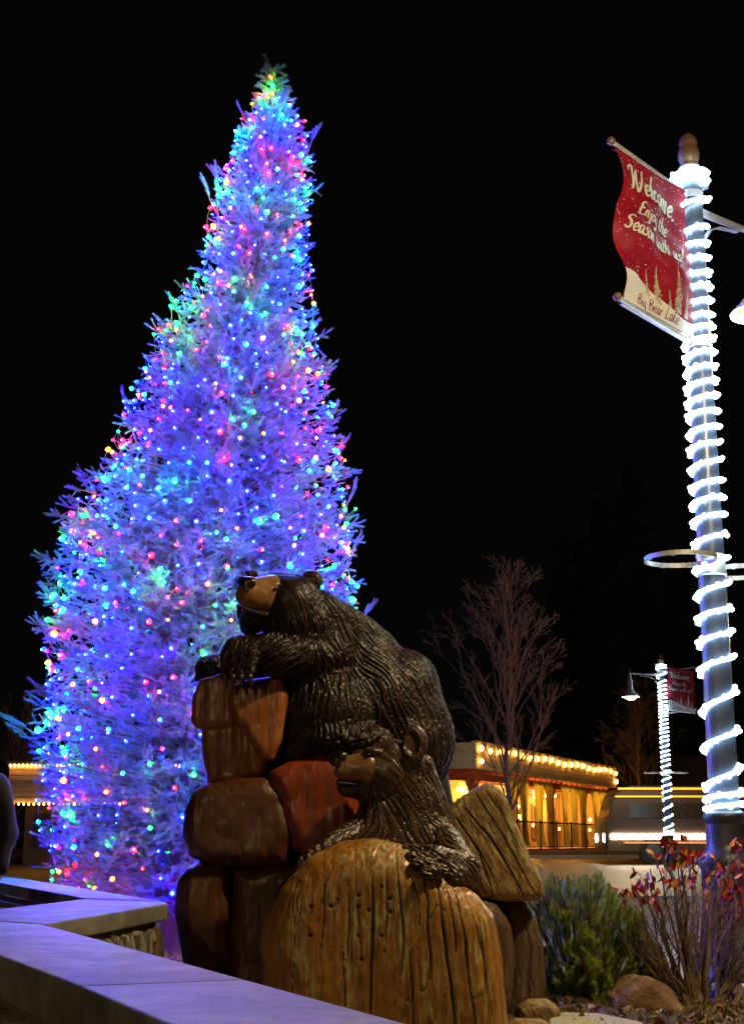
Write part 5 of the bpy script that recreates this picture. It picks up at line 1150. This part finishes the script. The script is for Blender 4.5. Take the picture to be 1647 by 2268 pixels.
# ------------------------------------------------------------------ dark conifers behind
def conifer(label, u, Y, vtop, rpx, seed, n=900):
    base = P(u, 1890, Y); base.z = gz(Y); top = P(u, vtop, Y); Ht = top.z - base.z; t = thing('conifer_tree', label, 'tree', tuple(base), 0, 'dark conifers behind the street'); rg = np.random.default_rng(seed)
    Rm = rpx * pxm(Y); pos = []; dr = []; sc_ = []
    for i in range(n):
        f = 1 - math.sqrt(1 - rg.random() * 0.985); az = i * 2.4; r = Rm * (1 - f) ** 0.8 * (0.75 + 0.5 * rg.random()); out = np.array([math.cos(az), math.sin(az), -0.15 + 0.2 * rg.normal()])
        for k in range(5):
            q = np.array([0, 0, 1.0 + f * (Ht - 1.2)]) + out * r * (0.45 + 0.13 * k); pos.append(q); dr.append(out + rg.normal(size=3) * 0.35); sc_.append(1)
    T = [shoot_template(26, 0.9, 0.24, 0.07, 0.9, rg) for _ in range(3)]
    scatter_shoots('crown', np.array(pos), np.array(dr), np.ones(len(pos)) * 1.0, T, M['darkneedle'], t)
    b = MB(); b.tube([(0, 0, -0.1), (0, 0, Ht * 0.5), (0, 0, Ht)], [0.3, 0.18, 0.02], 8); b.build('trunk', M['bark'], t, smooth=True)
conifer('tallest dark conifer rising behind the far lamp post', 1400, 82, 900, 150, 1)
conifer('shorter dark conifer between the bare tree and the lamp posts', 1290, 90, 1090, 100, 2, 600)
conifer('dark conifer hidden partly by the near lamp post', 1560, 86, 1150, 120, 3, 600)

# ------------------------------------------------------------------ pine bush
YP = 9.55; pbz = P(1290, 2215, YP)
pbush = thing('pine_bush', 'dense green dwarf pine bush growing right of the sculpture', 'bush', (P(1290, 2200, YP).x, YP, 0.02)); po = Vector(pbush.location)
rg = np.random.default_rng(31); pos = []; dr = []; scs = []; stems = MB()
outline_u = [1165, 1185, 1230, 1280, 1330, 1380, 1420, 1450, 1475]; outline_v = [2010, 1900, 1930, 1925, 1925, 1975, 2010, 2090, 2150]
for i in range(1500):
    u = rg.uniform(1160, 1470); vt = np.interp(u, outline_u, outline_v); v = vt + 6 + (2235 - vt) * rg.random() ** 1.1
    wn = math.sin(math.pi * np.clip((u - 1140) / 360, 0.02, 0.98)); Y = YP + wn * 0.34 * rg.uniform(-1, 0.8) * (1.0 if v < 2180 else 0.8)
    q = np.array(P(u, v, Y)); 
    if q[2] < 0.05: q[2] = 0.05 + 0.1 * rg.random()
    ctr = np.array([P(1300, 2235, YP).x, YP + 0.05, -0.1]); d = (q - ctr); d /= np.linalg.norm(d); d = d * 1.1 + np.array([0, -0.15, 0.45]) + rg.normal(size=3) * 0.5
    pos.append(q - d / np.linalg.norm(d) * 0.12); dr.append(d); scs.append(0.7 + 0.5 * rg.random())
    if i % 14 == 0: stems.tube([Vector(ctr) + Vector((rg.normal() * 0.08, rg.normal() * 0.08, 0.1)) - po, (Vector(ctr) + Vector(q)) / 2 + Vector((0, 0, -0.04)) - po, Vector(q) - po], [0.010, 0.008, 0.004], 4, cap=False)
T = [shoot_template(80, 0.095, 0.038, 0.0034, 1.05, rg) for _ in range(5)]
o = scatter_shoots('foliage', np.array(pos) - np.array(po), np.array(dr), np.array(scs), T, M['pine'], pbush)
stems.build('stems', M['twigbark'], pbush)

# ------------------------------------------------------------------ shrub with red leaves
def leaf_template(): # folded pointed leaf along +z
    prof = [(0, 0), (0.22, 0.25), (0.30, 0.5), (0.20, 0.8), (0, 1.0)]; V = []; F = []
    for (x, z) in prof: V += [(-x, -0.35 * x - 0.10 * z * z, z), (0, -0.10 * z * z, z), (x, -0.35 * x - 0.10 * z * z, z)]
    for i in range(4): a = 3 * i; F += [(a, a + 1, a + 4, a + 3), (a + 1, a + 2, a + 5, a + 4)]
    return np.array(V, float), np.array(F)
LV, LFc = leaf_template()
def leaves_mesh(name, pos, dirs, size, mats, mi, parent):
    a, b, c = frame(np.array(dirs, float), RNG.random(len(pos)) * 6.28); Mx = np.stack([a, b, c], 2) * np.array(size)[:, None, None]
    V = (np.einsum('mij,nj->mni', Mx, LV) + np.array(pos)[:, None, :]).reshape(-1, 3); F = (LFc[None] + (np.arange(len(pos)) * len(LV))[:, None, None]).reshape(-1, 4)
    o = bpy.data.objects.new(name, npmesh(name, V, F, mats, True, np.repeat(mi, len(LFc)))); return link(o, parent)
def red_shrub(label, u, v, Y, tops, seed, nleaf, n=26):
    base = P(u, v, Y); base.z = 0.0; t = thing('red_leaf_shrub', label, 'shrub', tuple(base), 0, 'shrubs with the last red leaves'); rs = random.Random(seed); out = []; tips = []
    for k in range(n):
        (tu, tv) = rs.choice(tops); tp_ = P(tu + rs.gauss(0, 18), tv + abs(rs.gauss(0, 40)), Y + rs.uniform(-0.30, 0.30)) - base
        p0 = Vector((rs.gauss(0, 0.035), rs.gauss(0, 0.035), -0.03)); mid = p0.lerp(tp_, 0.42) + Vector((tp_.x * 0.02, 0, -0.04 * abs(tp_.x) + 0.02)); L = []
        for i in range(8):
            f = i / 7; q = p0.lerp(mid, f).lerp(mid.lerp(tp_, f), f) + Vector((rs.gauss(0, 0.010), rs.gauss(0, 0.010), 0)); L.append(q)
        r0 = rs.choice([0.026, 0.018, 0.012, 0.009, 0.008]); out.append((L, [r0 * (1 - 0.8 * i / 7) + 0.0012 for i in range(8)])); tips.append((L[-1], L[-1] - L[-2]))
        for j in range(9):
            f = rs.uniform(0.25, 0.95); i = int(f * 7); q = L[i].lerp(L[min(7, i + 1)], f * 7 - i); dd = (L[min(7, i + 1)] - L[i]).normalized() + Vector((rs.gauss(0, 0.55), rs.gauss(0, 0.55), rs.gauss(0, 0.25)))
            grow(q, dd, rs.uniform(0.08, 0.22), 0.0032, 1, rs, 0.1, 0.6, 3, (2, 3), 0.6, out, tips, 0.0013, 0.14)
    b = MB()
    for pts, rad in out: b.tube(pts, rad, 5, cap=False)
    b.build('stems', M['twigbark'], t, smooth=True)
    cand = [x for x in tips if x[0].z > 0.50]; rs.shuffle(cand); cand.sort(key=lambda x: -x[0].z + rs.random() * 0.45 - 0.2 * (x[0].x < -0.2)); pos = []; dirs = []; sz = []; mi = []
    for (p, d) in cand[:nleaf]:
        for k in range(rs.choice([1, 1, 2])):
            pos.append(tuple(p + Vector((rs.gauss(0, 0.006), rs.gauss(0, 0.006), 0)))); dirs.append((rs.gauss(0, 0.5), rs.gauss(0, 0.5), rs.choice([-1, -0.8, 0.6]))); sz.append(rs.uniform(0.042, 0.075)); mi.append(rs.choice([0, 0, 1, 1, 1, 2]))
    leaves_mesh('leaves', pos, dirs, sz, [M['leafR'], M['leafP'], M['leafO']], mi, t)
red_shrub('leafless shrub with a few crimson leaves at its tips, left of the lamp post base', 1532, 2215, 9.35, [(1400, 1930), (1390, 1990), (1430, 1900), (1480, 1880), (1500, 1860), (1540, 1885), (1580, 1880), (1600, 1860), (1440, 1990), (1560, 1960), (1640, 1980), (1390, 2040)], 5, 105, 30)
red_shrub('red leaved shrub growing in front of the lamp post base at the right edge', 1590, 2200, 9.7, [(1600, 1920), (1640, 1890), (1680, 1920), (1720, 1960), (1640, 1970), (1680, 2010), (1610, 1990), (1560, 1950)], 8, 110, 22)

# ------------------------------------------------------------------ boulder, leaf litter, grass
q = ps([(1345, 2255), (1350, 2205), (1375, 2180), (1408, 2163), (1440, 2170), (1478, 2190), (1502, 2225), (1500, 2255)], 9.1); lo, hi = bounds(q, 0.05); lo[1] = 8.8; hi[1] = 9.4
bo = solid('boulder', slab(q, 9.1, 0.22, 0.10), lo, hi, 0.014, M['boulder'], None, 1, lambda co, no: ((vnoise(co * 9, 3) - 0.5) * 0.05 + (vnoise(co * 30, 4) - 0.5) * 0.012, {'crack': np.zeros(len(co))}))
tag(bo, 'low brown boulder on the ground between the pine bush and the red shrub', 'rock')
rg = np.random.default_rng(77)
def ground_pts(n, x0, x1, y0, y1):
    p = np.stack([rg.uniform(x0, x1, n), rg.uniform(y0, y1, n), np.zeros(n)], 1); p[:, 2] = bedz(p) + 0.004; return p
p = np.concatenate([ground_pts(1500, 0.9, 3.6, 7.6, 10.4), ground_pts(700, -2.2, -0.9, 7.5, 13)]); d = rg.normal(size=p.shape); d[:, 2] = np.abs(d[:, 2]) * 0.25
o = leaves_mesh('leaf_litter', p, d, rg.uniform(0.03, 0.075, len(p)), [M['litter1'], M['litter2'], M['leafP']], rg.choice(3, len(p), p=[0.42, 0.53, 0.05]), None); tag(o, kind='stuff', label='scattered dead brown leaves on the earth')
def grass_patch(n, box, hgt, name, lab):
    p = ground_pts(n, *box); wv = rg.normal(size=(n, 3)) * 0.0022; wv[:, 2] = 0; tp_ = p + np.stack([rg.normal(size=n) * hgt * 0.45, rg.normal(size=n) * hgt * 0.45, hgt * (0.4 + rg.random(n))], 1)
    V = np.stack([p - wv, p + wv, tp_], 1).reshape(-1, 3); o = bpy.data.objects.new(name, npmesh(name, V, np.arange(len(V)).reshape(-1, 3), M['grass'], False)); link(o); tag(o, kind='stuff', label=lab)
grass_patch(12000, (1.0, 3.9, 7.8, 10.4), 0.035, 'grass', 'short dry grass around the shrubs')
grass_patch(7000, (-2.6, -0.8, 8.3, 14.5), 0.06, 'grass', 'dry grass and weeds behind the garden wall')

# ------------------------------------------------------------------ person at the left edge
px0 = P(-75, 1800, 9.4); gpz = -0.04
per = thing('person', 'person in a dark hooded coat cut off by the left edge of the photo', 'person', (px0.x, px0.y, gpz)); o0 = Vector(per.location)
def pc_(a, b, ra, rb): return cone(a, b, ra, rb)
body = blend([pc_((0, 0, 0.98), (0, 0, 1.38), 0.16, 0.175), pc_((-0.17, 0, 1.38), (0.17, 0, 1.38), 0.07, 0.07), pc_((0, 0, 1.4), (0, -0.01, 1.52), 0.06, 0.055),
    pc_((-0.09, 0, 0.95), (-0.10, -0.02, 0.5), 0.095, 0.065), pc_((-0.10, -0.02, 0.5), (-0.10, 0.02, 0.09), 0.062, 0.045), pc_((0.09, 0, 0.95), (0.10, -0.02, 0.5), 0.095, 0.065), pc_((0.10, -0.02, 0.5), (0.10, 0.02, 0.09), 0.062, 0.045),
    pc_((-0.10, 0.02, 0.05), (-0.11, -0.15, 0.04), 0.045, 0.035), pc_((0.10, 0.02, 0.05), (0.11, -0.15, 0.04), 0.045, 0.035),
    pc_((-0.2, 0, 1.38), (-0.25, 0.02, 1.1), 0.062, 0.05), pc_((-0.25, 0.02, 1.1), (-0.24, -0.06, 0.86), 0.048, 0.036), pc_((0.2, 0, 1.38), (0.25, 0.02, 1.1), 0.062, 0.05), pc_((0.25, 0.02, 1.1), (0.24, -0.06, 0.86), 0.048, 0.036),
    ell((0, -0.01, 1.62), (0.078, 0.098, 0.115)), (ell((0, -0.108, 1.61), (0.014, 0.02, 0.022)), 0.01),
    (pc_((0.24, -0.07, 0.84), (0.235, -0.09, 0.78), 0.034, 0.03), 0.02)] + [(pc_((0.235 + 0.012 * k - 0.02, -0.09, 0.78), (0.235 + 0.010 * k - 0.02, -0.085, 0.70 + 0.005 * abs(k - 1)), 0.010, 0.008), 0.006) for k in range(4)] + [(pc_((0.215, -0.10, 0.81), (0.205, -0.12, 0.75), 0.012, 0.009), 0.006)], 0.03)
o = solid('body', body, (-0.42, -0.3, -0.02), (0.42, 0.25, 1.80), 0.016, M['skin'], per, 1)
coat = blend([pc_((0, 0, 0.80), (0, 0, 1.36), 0.215, 0.20), pc_((-0.17, 0, 1.38), (0.17, 0, 1.38), 0.095, 0.095), pc_((-0.2, 0, 1.38), (-0.26, 0.02, 1.1), 0.088, 0.075), pc_((-0.26, 0.02, 1.1), (-0.25, -0.06, 0.9), 0.072, 0.06), pc_((0.2, 0, 1.38), (0.26, 0.02, 1.1), 0.088, 0.075), pc_((0.26, 0.02, 1.1), (0.25, -0.06, 0.9), 0.072, 0.06), pc_((-0.09, 0, 0.85), (-0.10, -0.02, 0.12), 0.115, 0.075), pc_((0.09, 0, 0.85), (0.10, -0.02, 0.12), 0.115, 0.075)], 0.04)
solid('coat', coat, (-0.45, -0.35, 0.0), (0.45, 0.35, 1.6), 0.016, M['cloth'], per, 1, lambda co, no: ((vnoise(co * np.array([14, 14, 7.0]), 3) - 0.5) * 0.02, {'ridge': np.zeros(len(co))}))
hood = blend([ell((0, 0.025, 1.63), (0.115, 0.125, 0.145)), pc_((0, 0.02, 1.47), (0, 0.02, 1.55), 0.12, 0.10)], 0.03)
def hoodf(p): return np.maximum(hood(p), -ell((0, -0.12, 1.62), (0.085, 0.09, 0.11))(p))
solid('hood', hoodf, (-0.2, -0.2, 1.3), (0.2, 0.25, 1.85), 0.014, M['cloth'], per, 1)
